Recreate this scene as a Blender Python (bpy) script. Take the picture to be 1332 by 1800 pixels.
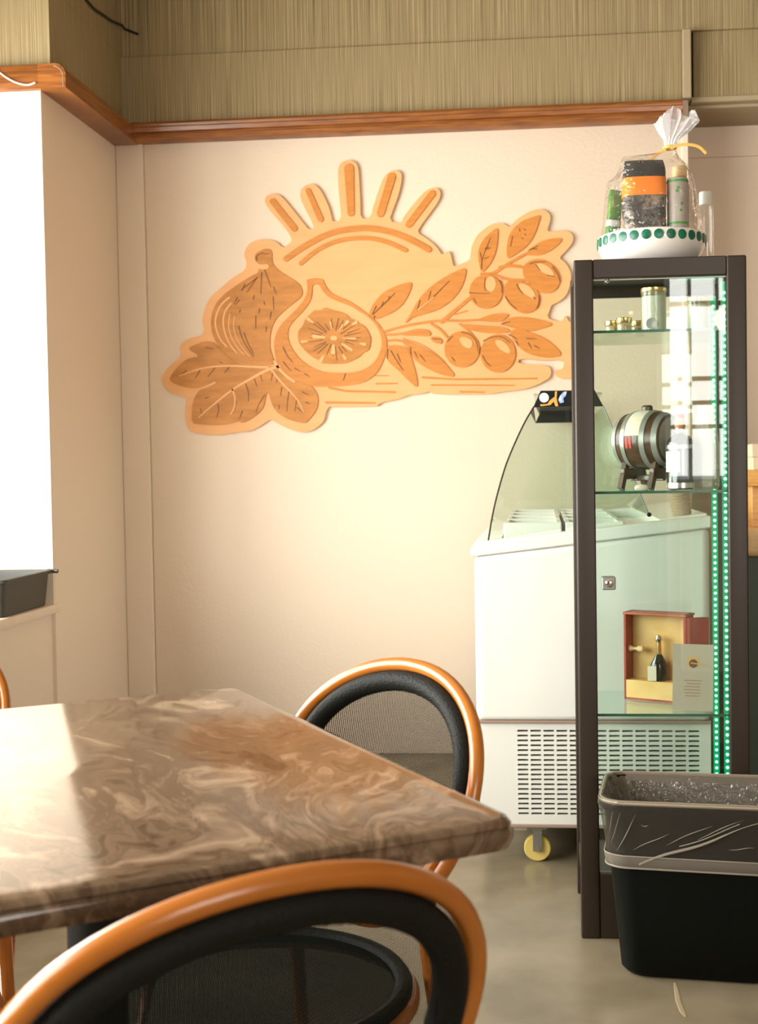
import bpy, bmesh, math, random
from mathutils import Vector, Matrix
from mathutils.geometry import tessellate_polygon
import mathutils.noise as mn

random.seed(7)
for o in list(bpy.data.objects):
    bpy.data.objects.remove(o)
SC = bpy.context.scene
COL = SC.collection

# ------------------------------------------------------------------ camera
F, CX, CY = 2217.0, 746.0, 900.0
YAW, PIT, ROL, H = -0.0932, -0.0346, -0.0159, 1.05
FW = Vector((math.sin(YAW) * math.cos(PIT), math.cos(YAW) * math.cos(PIT), math.sin(PIT)))
_r = FW.cross(Vector((0, 0, 1))).normalized()
_u = _r.cross(FW)
RT = _r * math.cos(ROL) + _u * math.sin(ROL)
UP = _u * math.cos(ROL) - _r * math.sin(ROL)
CAMP = Vector((0, 0, H))
cam = bpy.data.cameras.new('camera')
camo = bpy.data.objects.new('camera', cam)
COL.objects.link(camo)
cam.sensor_fit = 'HORIZONTAL'
cam.sensor_width = 36.0
cam.lens = 36.0 * F / 1332.0
cam.shift_x = -(CX - 666.0) / 1332.0
cam.clip_start = 0.02
cam.dof.use_dof = True
cam.dof.focus_distance = 2.4
cam.dof.aperture_fstop = 13.0
m = Matrix((RT, UP, -FW)).transposed().to_4x4()
m.translation = CAMP
camo.matrix_world = m
SC.camera = camo


def ray(x, y):
    return FW + RT * ((x - CX) / F) - UP * ((y - CY) / F)


def onY(x, y, Y):
    d = ray(x, y)
    return CAMP + d * (Y / d.y)


# ------------------------------------------------------------------ world, lights, exposure
w = bpy.data.worlds.new('sky')
SC.world = w
w.use_nodes = True
bg = w.node_tree.nodes['Background']
bg.inputs[0].default_value = (0.85, 0.93, 1.0, 1)
bg.inputs[1].default_value = 1.2


def area(name, loc, rot, sx, sy, power, col):
    l = bpy.data.lights.new(name, 'AREA')
    l.shape = 'RECTANGLE'
    l.size, l.size_y = sx, sy
    l.energy = power
    l.color = col
    o = bpy.data.objects.new(name, l)
    COL.objects.link(o)
    o.location = loc
    o.rotation_euler = rot
    return o


# daylight standing in the side window and in the street window behind the camera
area('side_window_daylight_offscreen', (-2.34, 1.45, 1.47), (0, -math.pi / 2, 0), 1.62, 4.7, 215, (1.0, 0.96, 0.91))
area('street_window_daylight_offscreen', (2.0, -3.06, 1.72), (math.pi / 2, 0, 0), 2.3, 1.5, 55, (1.0, 0.95, 0.88))
vs = SC.view_settings
vs.view_transform = 'Standard'
vs.look = 'None'
vs.exposure = 0.8
SC.cycles.transparent_max_bounces = 32
vs.gamma = 1.0
vs.use_curve_mapping = False


# ------------------------------------------------------------------ materials
def mat(name, col, rough=0.5, metal=0.0, col2=None, scale=8.0, detail=4.0, stretch=(1, 1, 1), lo=0.35, hi=0.65,
        distort=0.0, bump=0.0, bscale=60.0, bstretch=(1, 1, 1), coat=0.0, coat_rough=0.1, emis=None, estr=0.0, alpha=1.0, spec=0.5):
    m = bpy.data.materials.new(name)
    m.use_nodes = True
    nt = m.node_tree
    b = nt.nodes['Principled BSDF']
    b.inputs['Base Color'].default_value = (*col, 1)
    b.inputs['Roughness'].default_value = rough
    b.inputs['Metallic'].default_value = metal
    b.inputs['Coat Weight'].default_value = coat
    b.inputs['Coat Roughness'].default_value = coat_rough
    b.inputs['Alpha'].default_value = alpha
    b.inputs['Specular IOR Level'].default_value = spec
    if emis:
        b.inputs['Emission Color'].default_value = (*emis, 1)
        b.inputs['Emission Strength'].default_value = estr
    tc = nt.nodes.new('ShaderNodeTexCoord')
    if col2:
        mp = nt.nodes.new('ShaderNodeMapping')
        mp.inputs['Scale'].default_value = stretch
        nz = nt.nodes.new('ShaderNodeTexNoise')
        nz.inputs['Scale'].default_value = scale
        nz.inputs['Detail'].default_value = detail
        nz.inputs['Distortion'].default_value = distort
        rp = nt.nodes.new('ShaderNodeValToRGB')
        rp.color_ramp.elements[0].position = lo
        rp.color_ramp.elements[1].position = hi
        rp.color_ramp.elements[0].color = (*col, 1)
        rp.color_ramp.elements[1].color = (*col2, 1)
        nt.links.new(tc.outputs['Object'], mp.inputs[0])
        nt.links.new(mp.outputs[0], nz.inputs['Vector'])
        nt.links.new(nz.outputs['Fac'], rp.inputs[0])
        nt.links.new(rp.outputs[0], b.inputs['Base Color'])
    if bump:
        mp = nt.nodes.new('ShaderNodeMapping')
        mp.inputs['Scale'].default_value = bstretch
        nz = nt.nodes.new('ShaderNodeTexNoise')
        nz.inputs['Scale'].default_value = bscale
        nz.inputs['Detail'].default_value = 3
        bm = nt.nodes.new('ShaderNodeBump')
        bm.inputs['Strength'].default_value = bump
        bm.inputs['Distance'].default_value = 0.01
        nt.links.new(tc.outputs['Object'], mp.inputs[0])
        nt.links.new(mp.outputs[0], nz.inputs['Vector'])
        nt.links.new(nz.outputs['Fac'], bm.inputs['Height'])
        nt.links.new(bm.outputs[0], b.inputs['Normal'])
    return m


def glass(name, tint, gloss=1.0, rough=0.0, haze=0.0, hazecol=(1, 1, 1), bump=0.0, bscale=30):
    """thin sheet: tinted transmission plus Fresnel reflection, optionally a little diffuse haze"""
    m = bpy.data.materials.new(name)
    m.use_nodes = True
    nt = m.node_tree
    nt.nodes.remove(nt.nodes['Principled BSDF'])
    out = nt.nodes['Material Output']
    tr = nt.nodes.new('ShaderNodeBsdfTransparent')
    tr.inputs[0].default_value = (*tint, 1)
    gl = nt.nodes.new('ShaderNodeBsdfGlossy')
    gl.inputs['Roughness'].default_value = rough
    gl.inputs[0].default_value = (gloss, gloss, gloss, 1)
    fr = nt.nodes.new('ShaderNodeFresnel')
    # same reflectance from either face of the sheet
    ge = nt.nodes.new('ShaderNodeNewGeometry')
    mi = nt.nodes.new('ShaderNodeMix')
    mi.inputs[2].default_value = 1.5
    mi.inputs[3].default_value = 1 / 1.5
    nt.links.new(ge.outputs['Backfacing'], mi.inputs[0])
    nt.links.new(mi.outputs[0], fr.inputs['IOR'])
    mx = nt.nodes.new('ShaderNodeMixShader')
    nt.links.new(fr.outputs[0], mx.inputs[0])
    base = tr
    if haze:
        df = nt.nodes.new('ShaderNodeBsdfDiffuse')
        df.inputs[0].default_value = (*hazecol, 1)
        mh = nt.nodes.new('ShaderNodeMixShader')
        mh.inputs[0].default_value = haze
        nt.links.new(tr.outputs[0], mh.inputs[1])
        nt.links.new(df.outputs[0], mh.inputs[2])
        base = mh
    if bump:
        tc = nt.nodes.new('ShaderNodeTexCoord')
        nz = nt.nodes.new('ShaderNodeTexNoise')
        nz.inputs['Scale'].default_value = bscale
        bm = nt.nodes.new('ShaderNodeBump')
        bm.inputs['Strength'].default_value = bump
        bm.inputs['Distance'].default_value = 0.01
        nt.links.new(tc.outputs['Object'], nz.inputs['Vector'])
        nt.links.new(nz.outputs['Fac'], bm.inputs['Height'])
        nt.links.new(bm.outputs[0], gl.inputs['Normal'])
        nt.links.new(bm.outputs[0], fr.inputs['Normal'])
    nt.links.new(base.outputs[0], mx.inputs[1])
    nt.links.new(gl.outputs[0], mx.inputs[2])
    nt.links.new(mx.outputs[0], out.inputs[0])
    return m


def weave(name, col, open_, pitch, rough=0.6, spec=0.0):
    """woven mesh cloth: fine threads in two directions with open holes between them"""
    m = bpy.data.materials.new(name)
    m.use_nodes = True
    nt = m.node_tree
    b = nt.nodes['Principled BSDF']
    b.inputs['Base Color'].default_value = (*col, 1)
    b.inputs['Roughness'].default_value = rough
    b.inputs['Specular IOR Level'].default_value = spec
    out = nt.nodes['Material Output']
    tc = nt.nodes.new('ShaderNodeTexCoord')
    sp = nt.nodes.new('ShaderNodeSeparateXYZ')
    nt.links.new(tc.outputs['UV'], sp.inputs[0])

    def mth(op, a, v):
        n = nt.nodes.new('ShaderNodeMath')
        n.operation = op
        nt.links.new(a, n.inputs[0])
        if isinstance(v, (int, float)):
            n.inputs[1].default_value = v
        else:
            nt.links.new(v, n.inputs[1])
        return n.outputs[0]
    fx = mth('FRACT', mth('DIVIDE', sp.outputs[0], pitch), 0)
    fy = mth('FRACT', mth('DIVIDE', sp.outputs[1], pitch * 0.62), 0)
    hx = mth('GREATER_THAN', fx, 1 - open_)
    hy = mth('GREATER_THAN', fy, 1 - open_)
    hole = mth('MULTIPLY', hx, hy)
    tr = nt.nodes.new('ShaderNodeBsdfTransparent')
    mx = nt.nodes.new('ShaderNodeMixShader')
    nt.links.new(hole, mx.inputs[0])
    nt.links.new(b.outputs[0], mx.inputs[1])
    nt.links.new(tr.outputs[0], mx.inputs[2])
    nt.links.new(mx.outputs[0], out.inputs[0])
    bm = nt.nodes.new('ShaderNodeBump')
    bm.inputs['Strength'].default_value = 0.5
    bm.inputs['Distance'].default_value = 0.001
    s = mth('ADD', mth('SINE', mth('MULTIPLY', fx, 6.2832), 0), mth('SINE', mth('MULTIPLY', fy, 6.2832), 0))
    nt.links.new(s, bm.inputs['Height'])
    nt.links.new(bm.outputs[0], b.inputs['Normal'])
    return m


def stripes(name, axis):
    """grasscloth wallpaper: irregular thin vertical threads"""
    m = mat(name, (0.3, 0.24, 0.14), 0.75)
    nt = m.node_tree
    b = nt.nodes['Principled BSDF']
    tc = nt.nodes.new('ShaderNodeTexCoord')
    mp = nt.nodes.new('ShaderNodeMapping')
    mp.inputs['Scale'].default_value = (1, 0.0, 0.004) if axis == 'x' else (0.0, 1, 0.004)
    n1 = nt.nodes.new('ShaderNodeTexNoise')
    n1.inputs['Scale'].default_value = 300
    n1.inputs['Detail'].default_value = 3
    n1.inputs['Roughness'].default_value = 0.75
    rp = nt.nodes.new('ShaderNodeValToRGB')
    e = rp.color_ramp.elements
    e[0].position, e[0].color = 0.34, (0.095, 0.074, 0.030, 1)
    e[1].position, e[1].color = 0.66, (0.50, 0.385, 0.21, 1)
    k = e.new(0.45)
    k.color = (0.245, 0.185, 0.088, 1)
    k = e.new(0.55)
    k.color = (0.315, 0.24, 0.12, 1)
    nt.links.new(tc.outputs['Object'], mp.inputs[0])
    nt.links.new(mp.outputs[0], n1.inputs['Vector'])
    nt.links.new(n1.outputs['Fac'], rp.inputs[0])
    nt.links.new(rp.outputs[0], b.inputs['Base Color'])
    return m


def marble(name):
    m = mat(name, (0.3, 0.2, 0.13), 0.11)
    nt = m.node_tree
    b = nt.nodes['Principled BSDF']
    tc = nt.nodes.new('ShaderNodeTexCoord')
    mp = nt.nodes.new('ShaderNodeMapping')
    mp.inputs['Scale'].default_value = (1, 1.7, 1)
    mp.inputs['Rotation'].default_value = (0, 0, 0.5)
    n0 = nt.nodes.new('ShaderNodeTexNoise')
    n0.inputs['Scale'].default_value = 3.2
    n0.inputs['Detail'].default_value = 3
    n0.inputs['Distortion'].default_value = 1.2
    mx = nt.nodes.new('ShaderNodeMix')
    mx.data_type = 'VECTOR'
    mx.inputs['Factor'].default_value = 0.34
    n1 = nt.nodes.new('ShaderNodeTexNoise')
    n1.inputs['Scale'].default_value = 5.0
    n1.inputs['Detail'].default_value = 7
    n1.inputs['Roughness'].default_value = 0.62
    n1.inputs['Distortion'].default_value = 1.8
    rp = nt.nodes.new('ShaderNodeValToRGB')
    e = rp.color_ramp.elements
    e[0].position, e[0].color = 0.32, (0.035, 0.018, 0.008, 1)
    e[1].position, e[1].color = 0.70, (0.46, 0.34, 0.235, 1)
    for p, c in ((0.40, (0.075, 0.045, 0.025)), (0.46, (0.16, 0.105, 0.065)), (0.50, (0.10, 0.062, 0.036)), (0.56, (0.21, 0.14, 0.09))):
        k = e.new(p)
        k.color = (*c, 1)
    nt.links.new(tc.outputs['Object'], mp.inputs[0])
    nt.links.new(mp.outputs[0], n0.inputs['Vector'])
    nt.links.new(mp.outputs[0], mx.inputs[4])
    nt.links.new(n0.outputs['Color'], mx.inputs[5])
    nt.links.new(mx.outputs[1], n1.inputs['Vector'])
    nt.links.new(n1.outputs['Fac'], rp.inputs[0])
    nt.links.new(rp.outputs[0], b.inputs['Base Color'])
    return m


M = {}
M['wall'] = mat('painted plaster', (0.80, 0.67, 0.535), 0.7, bump=0.10, bscale=90)
M['reveal'] = mat('white plaster', (0.90, 0.84, 0.76), 0.6, bump=0.05, bscale=70)
M['ceiling'] = mat('ceiling paint', (0.36, 0.29, 0.20), 0.8)  # unseen ceiling, colour kept dark to lower the ambient light
M['shade'] = mat('brown paint', (0.34, 0.26, 0.17), 0.7)  # unseen right wall, dark colour chosen to cut bounced light
M['strip'] = mat('tan paint', (0.36, 0.285, 0.175), 0.6)
M['floor'] = mat('sealed concrete', (0.15, 0.125, 0.08), 0.24, col2=(0.29, 0.24, 0.16), scale=3.5, detail=8, lo=0.3, hi=0.7, bump=0.03, bscale=25)
M['crack'] = mat('crack filler', (0.34, 0.27, 0.165), 0.6)
M['paperx'] = stripes('grasscloth along x', 'x')
M['papery'] = stripes('grasscloth along y', 'y')
M['trim'] = mat('oiled pine', (0.16, 0.045, 0.006), 0.35, col2=(0.34, 0.115, 0.018), scale=14, stretch=(0.6, 0.6, 9), lo=0.3, hi=0.7, distort=0.6, coat=0.25)
M['olive'] = mat('olive paint', (0.085, 0.075, 0.042), 0.7)
M['ply'] = mat('birch plywood', (0.78, 0.385, 0.150), 0.6, col2=(0.83, 0.43, 0.18), scale=7, stretch=(1, 1, 5), lo=0.3, hi=0.7)
M['stain'] = mat('stained plywood', (0.53, 0.19, 0.026), 0.55, col2=(0.62, 0.235, 0.04), scale=16, stretch=(1, 1, 6), lo=0.3, hi=0.7)
M['stain2'] = mat('darker stained plywood', (0.42, 0.160, 0.021), 0.55, col2=(0.61, 0.24, 0.04), scale=11, stretch=(1, 1, 4), lo=0.3, hi=0.75)
M['line'] = mat('burnt line', (0.16, 0.055, 0.010), 0.6)
M['rattan'] = mat('varnished rattan', (0.40, 0.115, 0.010), 0.3, col2=(0.52, 0.175, 0.022), scale=9, lo=0.3, hi=0.7, coat=0.4, coat_rough=0.12)
M['mesh'] = weave('black woven mesh', (0.010, 0.012, 0.009), 0.62, 0.0030)
M['seatmesh'] = weave('black woven seat', (0.010, 0.012, 0.010), 0.30, 0.0036, 0.35)
M['wrap'] = mat('black woven edging', (0.010, 0.010, 0.008), 0.55, bump=0.25, bscale=320, spec=0.12)
M['black'] = mat('black enamel', (0.006, 0.006, 0.0055), 0.45, spec=0.3)
M['marble'] = marble('brown marble laminate')
M['marbleedge'] = mat('marble edge', (0.035, 0.018, 0.010), 0.35, col2=(0.075, 0.042, 0.026), scale=14)
M['frame'] = mat('brown black steel', (0.021, 0.0120, 0.0058), 0.45, bump=0.02, bscale=200)
M['glass'] = glass('clear glass', (0.93, 0.97, 0.945))
M['shelfglass'] = glass('shelf glass', (0.86, 0.94, 0.90))
M['glassedge'] = mat('glass edge', (0.02, 0.10, 0.065), 0.15)
M['winglass'] = glass('window glass', (0.97, 0.98, 0.97), 0.6)
M['chrome'] = mat('chrome', (0.75, 0.73, 0.70), 0.15, 1.0)
M['steel'] = mat('grey steel', (0.33, 0.33, 0.30), 0.35, 0.8)
M['white'] = mat('white enamel', (0.80, 0.80, 0.745), 0.3)
M['white2'] = mat('off white enamel', (0.66, 0.67, 0.59), 0.35)
M['dark'] = mat('dark cavity', (0.008, 0.007, 0.006), 0.8)
M['yellow'] = mat('yellow nylon', (0.72, 0.56, 0.16), 0.45)
M['rubberpink'] = mat('pinkish edge strip', (0.36, 0.25, 0.20), 0.5)
M['led'] = mat('green diode', (0.2, 1, 0.6), 0.4, emis=(0.16, 1.0, 0.46), estr=4.0)
M['ledstrip'] = mat('green lit strip', (0.0, 0.10, 0.045), 0.5, emis=(0.0, 0.30, 0.11), estr=0.6)
M['bin'] = mat('black polyethylene', (0.002, 0.003, 0.002), 0.5, spec=0.12)
M['liner'] = glass('bin liner film', (0.80, 0.79, 0.75), 0.6, 0.2, 0.06, (0.42, 0.37, 0.30), 0.9, 30)
M['linerfold'] = glass('gathered liner film', (0.70, 0.69, 0.65), 0.8, 0.25, 0.22, (0.55, 0.48, 0.39))
M['innerfilm'] = glass('crumpled liner film', (0.62, 0.58, 0.52), 1.0, 0.15, 0.28, (0.34, 0.29, 0.23), 0.8, 60)
M['linercuff'] = mat('film over rim', (0.30, 0.245, 0.185), 0.3)
M['linercrease'] = glass('bright liner crease', (0.7, 0.69, 0.65), 1.0, 0.25, 0.30, (0.62, 0.55, 0.46))
M['ceramic'] = mat('white ceramic', (0.85, 0.80, 0.74), 0.18, coat=0.4)
M['greendot'] = mat('green glaze', (0.0, 0.095, 0.05), 0.35, col2=(0.003, 0.15, 0.08), scale=60)
M['cello'] = glass('cellophane', (0.97, 0.96, 0.95), 0.9, 0.05, 0.025, (0.9, 0.88, 0.86), 1.0, 45)
M['cellotop'] = glass('gathered cellophane', (0.9, 0.9, 0.92), 1.0, 0.12, 0.45, (0.86, 0.84, 0.84), 0.8, 40)
M['ribbon'] = mat('gold ribbon', (0.80, 0.45, 0.10), 0.35)
M['pouch'] = mat('black pouch', (0.02, 0.018, 0.015), 0.25, col2=(0.30, 0.22, 0.15), scale=45, lo=0.45, hi=0.7, bump=0.5, bscale=60)
M['pouchtop'] = mat('black foil', (0.012, 0.012, 0.012), 0.18, bump=0.8, bscale=50)
M['orange'] = mat('orange paper', (0.80, 0.20, 0.002), 0.5, spec=0.2)
M['cantin'] = mat('printed can', (0.34, 0.30, 0.26), 0.4, col2=(0.40, 0.36, 0.32), scale=40)
M['greenink'] = mat('green print', (0.04, 0.28, 0.03), 0.4)
M['greenpack'] = mat('green packet', (0.008, 0.15, 0.008), 0.35, col2=(0.09, 0.28, 0.025), scale=22, lo=0.4, hi=0.6)
M['whitepack'] = mat('white packet', (0.75, 0.74, 0.68), 0.35)
M['clearplastic'] = glass('clear plastic', (0.96, 0.95, 0.93), 1.0, 0.05, 0.12, (0.9, 0.85, 0.78))
M['gold'] = mat('gold lid', (0.85, 0.60, 0.24), 0.25, 0.9)
M['jarglass'] = glass('jar glass', (0.90, 0.93, 0.88), 1.0, 0.0, 0.22, (0.85, 0.78, 0.62))
M['jarfill'] = mat('amber preserve', (0.55, 0.32, 0.10), 0.3, col2=(0.75, 0.6, 0.35), scale=60)
M['grain'] = mat('pale grains', (0.72, 0.70, 0.62), 0.6, col2=(0.80, 0.76, 0.68), scale=80)
M['barrel'] = mat('dark oak', (0.055, 0.028, 0.014), 0.35, col2=(0.10, 0.05, 0.025), scale=20, stretch=(1, 6, 6), coat=0.3)
M['hoop'] = mat('hoop metal', (0.39, 0.39, 0.36), 0.35, 0.5)
M['label'] = mat('cream label', (0.78, 0.70, 0.56), 0.6)
M['red'] = mat('red ink', (0.62, 0.035, 0.02), 0.5)
M['bottle'] = mat('dark green glass', (0.006, 0.010, 0.006), 0.06, coat=0.6, coat_rough=0.03)
M['silver'] = mat('silver foil', (0.70, 0.70, 0.68), 0.22, 0.9)
M['capsule'] = mat('orange capsule', (0.62, 0.22, 0.08), 0.35)
M['wrapfoil'] = glass('wrapping film', (0.80, 0.78, 0.74), 1.0, 0.15, 0.50, (0.74, 0.66, 0.56), 0.8, 60)
M['boxred'] = mat('red lacquer', (0.26, 0.022, 0.010), 0.35, col2=(0.36, 0.04, 0.02), scale=30)
M['boxredtop'] = mat('worn red lacquer', (0.42, 0.10, 0.05), 0.45)
M['boxgold'] = mat('golden board', (0.68, 0.42, 0.13), 0.5, col2=(0.76, 0.50, 0.19), scale=20)
M['card'] = mat('cream card', (0.42, 0.36, 0.28), 0.6)
M['ink'] = mat('brown ink', (0.34, 0.20, 0.13), 0.6)
M['emblem'] = mat('dark red ink', (0.11, 0.02, 0.01), 0.5)
M['emblemgold'] = mat('gold ink', (0.55, 0.34, 0.08), 0.4)
M['wood'] = mat('honey wood', (0.62, 0.27, 0.06), 0.4, col2=(0.72, 0.36, 0.10), scale=20, stretch=(1, 1, 6))
M['palewood'] = mat('pale wood', (0.76, 0.50, 0.24), 0.45, col2=(0.82, 0.58, 0.31), scale=20, stretch=(1, 1, 6))
M['deepgreen'] = mat('deep green panel', (0.045, 0.065, 0.04), 0.5)
M['cream'] = mat('cream cardboard', (0.74, 0.58, 0.42), 0.6)
M['tray'] = mat('grey black plastic', (0.035, 0.033, 0.024), 0.42, bump=0.05, bscale=300)
M['blue'] = mat('blue sticker', (0.20, 0.36, 0.80), 0.4, col2=(0.75, 0.80, 0.85), scale=90)
M['brightorange'] = mat('orange sticker', (0.90, 0.38, 0.08), 0.4)
M['paperwhite'] = mat('white paper', (0.85, 0.82, 0.76), 0.6)
M['cup'] = mat('kraft paper', (0.34, 0.24, 0.15), 0.6)
M['cord'] = mat('black cord', (0.012, 0.011, 0.010), 0.5)
M['whitecord'] = mat('white cord', (0.75, 0.66, 0.55), 0.5)
M['globe'] = mat('opal lamp glass', (0.9, 0.9, 0.9), 0.3, emis=(1.0, 0.93, 0.82), estr=7.0)


# ------------------------------------------------------------------ mesh helpers
class MB:
    def __init__(s):
        s.v, s.f, s.uv = [], [], None

    def add(s, vs, fs):
        n = len(s.v)
        s.v += [Vector(p) for p in vs]
        s.f += [tuple(i + n for i in f) for f in fs]
        return s

    def box(s, x0, x1, y0, y1, z0, z1, r=0.0, seg=2, xf=None):
        bm = bmesh.new()
        bmesh.ops.create_cube(bm, size=1.0)
        for v in bm.verts:
            v.co = Vector(((x0 + x1) / 2 + v.co.x * (x1 - x0), (y0 + y1) / 2 + v.co.y * (y1 - y0), (z0 + z1) / 2 + v.co.z * (z1 - z0)))
        if r:
            bmesh.ops.bevel(bm, geom=list(bm.edges), offset=r, segments=seg, profile=0.5, affect='EDGES')
        s.bm(bm, xf)
        return s

    def bm(s, bm, xf=None):
        bm.verts.index_update()
        vs = [(xf @ v.co) if xf else v.co.copy() for v in bm.verts]
        s.add(vs, [[v.index for v in f.verts] for f in bm.faces])
        bm.free()

    def tube(s, pts, r, n=10, closed=False, cap=True, flat=1.0, up=None):
        P = [Vector(p) for p in pts]
        N = len(P)
        rr = r if isinstance(r, (list, tuple)) else [r] * N
        ref = Vector(up) if up else None
        vs, fs = [], []
        prev = None
        for i in range(N):
            a = P[(i - 1) % N] if (closed or i > 0) else P[i]
            b = P[(i + 1) % N] if (closed or i < N - 1) else P[i]
            t = (b - a).normalized()
            if ref is not None:
                nrm = (ref - t * ref.dot(t)).normalized()
            elif prev is None:
                g = Vector((0, 0, 1)) if abs(t.z) < 0.9 else Vector((1, 0, 0))
                nrm = (g - t * g.dot(t)).normalized()
            else:
                nrm = (prev - t * prev.dot(t)).normalized()
            prev = nrm
            bn = t.cross(nrm)
            for k in range(n):
                q = 2 * math.pi * k / n
                vs.append(P[i] + nrm * (math.cos(q) * rr[i]) + bn * (math.sin(q) * rr[i] * flat))
        M_ = N if closed else N - 1
        for i in range(M_):
            j = (i + 1) % N
            for k in range(n):
                l = (k + 1) % n
                fs.append((i * n + k, i * n + l, j * n + l, j * n + k))
        if not closed and cap:
            fs.append(tuple(reversed(range(n))))
            fs.append(tuple((N - 1) * n + k for k in range(n)))
        return s.add(vs, fs)

    def lathe(s, prof, c=(0, 0, 0), n=24, xf=None, sx=1.0, sy=1.0, wob=0.0, seed=0.0, a0=0.0, a1=None):
        vs, fs = [], []
        full = a1 is None
        cnt = n if full else n + 1
        span = 2 * math.pi if full else (a1 - a0)
        for (r, z) in prof:
            for k in range(cnt):
                q = a0 + span * k / n
                rr = r
                if wob:
                    rr = r * (1 + wob * mn.noise(Vector((math.cos(q) * 2.2 + seed, math.sin(q) * 2.2, z * 30))))
                p = Vector((rr * math.cos(q) * sx, rr * math.sin(q) * sy, z))
                vs.append((xf @ p) if xf else p + Vector(c))
        for i in range(len(prof) - 1):
            for k in range(n):
                l = (k + 1) % cnt
                fs.append((i * cnt + k, i * cnt + l, (i + 1) * cnt + l, (i + 1) * cnt + k))
        if full:
            if prof[0][0] > 1e-4:
                fs.append(tuple(reversed(range(cnt))))
            if prof[-1][0] > 1e-4:
                fs.append(tuple((len(prof) - 1) * cnt + k for k in range(cnt)))
        return s.add(vs, fs)

    def prism(s, loops, f0, f1):
        """loops: list of 2-D loops (first outer, rest holes); f0,f1 map a 2-D point to front and back 3-D points"""
        flat = [p for l in loops for p in l]
        tris = tessellate_polygon([[Vector((p[0], p[1], 0)) for p in l] for l in loops])
        n = len(flat)
        vs = [f0(p) for p in flat] + [f1(p) for p in flat]
        fs = []
        for t in tris:
            fs.append(tuple(t))
            fs.append(tuple(i + n for i in reversed(t)))
        k = 0
        for l in loops:
            L = len(l)
            for i in range(L):
                a, b = k + i, k + (i + 1) % L
                fs.append((a, b, b + n, a + n))
            k += L
        return s.add(vs, fs)

    def build(s, name, material, parent=None, smooth=True, ang=35, xf=None):
        me = bpy.data.meshes.new(name)
        off = OFF.get(parent.name, Vector()) if parent else Vector()
        vs = [(xf @ p if xf else p) - off for p in s.v]
        me.from_pydata(vs, [], s.f)
        bm = bmesh.new()
        bm.from_mesh(me)
        bmesh.ops.recalc_face_normals(bm, faces=bm.faces)
        bm.to_mesh(me)
        bm.free()
        if s.uv:
            ul = me.uv_layers.new(name='uv')
            for lp in me.loops:
                ul.data[lp.index].uv = s.uv[lp.vertex_index]
        me.materials.append(M[material])
        if smooth:
            for p in me.polygons:
                p.use_smooth = True
            me.set_sharp_from_angle(angle=math.radians(ang))
        o = bpy.data.objects.new(name, me)
        COL.objects.link(o)
        if parent:
            o.parent = parent
            if parent.name in OFF:
                OFF[o.name] = OFF[parent.name]
        return o


OFF = {}


def thing(name, label, cat, loc=(0, 0, 0), group=None, local=False):
    o = bpy.data.objects.new(name, None)
    o.empty_display_size = 0.05
    COL.objects.link(o)
    o.location = loc
    if not local:
        OFF[o.name] = Vector(loc)
    o['label'] = label
    o['category'] = cat
    if group:
        o['group'] = group
    return o


def tag(o, label, cat, group=None):
    o['label'] = label
    o['category'] = cat
    if group:
        o['group'] = group
    return o


def struct(o):
    o['kind'] = 'structure'
    return o


def smoothloop(pts, it=2, closed=True):
    P = [tuple(p) for p in pts]
    for _ in range(it):
        Q = []
        n = len(P)
        rng = range(n) if closed else range(n - 1)
        if not closed:
            Q.append(P[0])
        for i in rng:
            a, b = P[i], P[(i + 1) % n]
            Q.append(tuple(a[k] * 0.75 + b[k] * 0.25 for k in range(len(a))))
            Q.append(tuple(a[k] * 0.25 + b[k] * 0.75 for k in range(len(a))))
        if not closed:
            Q.append(P[-1])
        P = Q
    return P


def bez(a, b, c, d, n=12):
    a, b, c, d = map(Vector, (a, b, c, d))
    return [a * (1 - t) ** 3 + b * 3 * t * (1 - t) ** 2 + c * 3 * t * t * (1 - t) + d * t ** 3 for t in (i / n for i in range(n + 1))]


# ------------------------------------------------------------------ room shell
YW, XL, PY = 4.6, -1.557, 3.90          # back wall, left pier plane, pier face
XE = 0.525                              # where the back wall ends at the service alcove
TB, TT = 2.262, 2.332                   # timber moulding

struct(MB().box(-2.6, 4.4, -3.4, 6.2, -0.1, 0.0).build('floor', 'floor', smooth=False))
FL = bpy.data.objects['floor']
crk = []
for i, (x, y) in enumerate([(1186, 1728), (1189, 1742), (1192, 1760), (1199, 1778), (1205, 1788)]):
    d = ray(x, y)
    p = CAMP + d * (-H / d.z)
    crk.append((p.x, p.y, 0.0006))
MB().tube(crk, [0.003, 0.005, 0.006, 0.006, 0.003], 6, flat=1.0, up=(1, 0, 0)).build('crack_filler', 'crack', FL)
for v in bpy.data.objects['crack_filler'].data.vertices:
    v.co.z = 0.0004 + v.co.z * 0.15
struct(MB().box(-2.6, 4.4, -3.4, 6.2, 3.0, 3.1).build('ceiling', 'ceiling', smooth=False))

WB = struct(MB().box(XL - 0.12, XE, YW, YW + 0.14, 0, 3.0).build('wall_back', 'wall', smooth=False))
MB().box(XL, 0.512, YW - 0.016, YW + 0.02, TT - 0.03, 2.583, 0.003, 1).build('wallpaper_band', 'paperx', WB)
MB().box(XL, 4.3, YW - 0.004, YW + 0.02, 2.585, 3.0).build('wallpaper_field', 'paperx', WB)
# batten in the corner with its rounded edge and open joint
sx = onY(251, 260, YW - 0.012).x
MB().box(XL, sx, YW - 0.014, YW + 0.01, 0, TB + 0.01, 0.006, 3).build('corner_batten', 'wall', WB)
MB().box(sx + 0.0035, XE, YW - 0.006, YW + 0.01, 0, TB + 0.01, 0.002, 2).build('plaster_skin', 'wall', WB)

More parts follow.
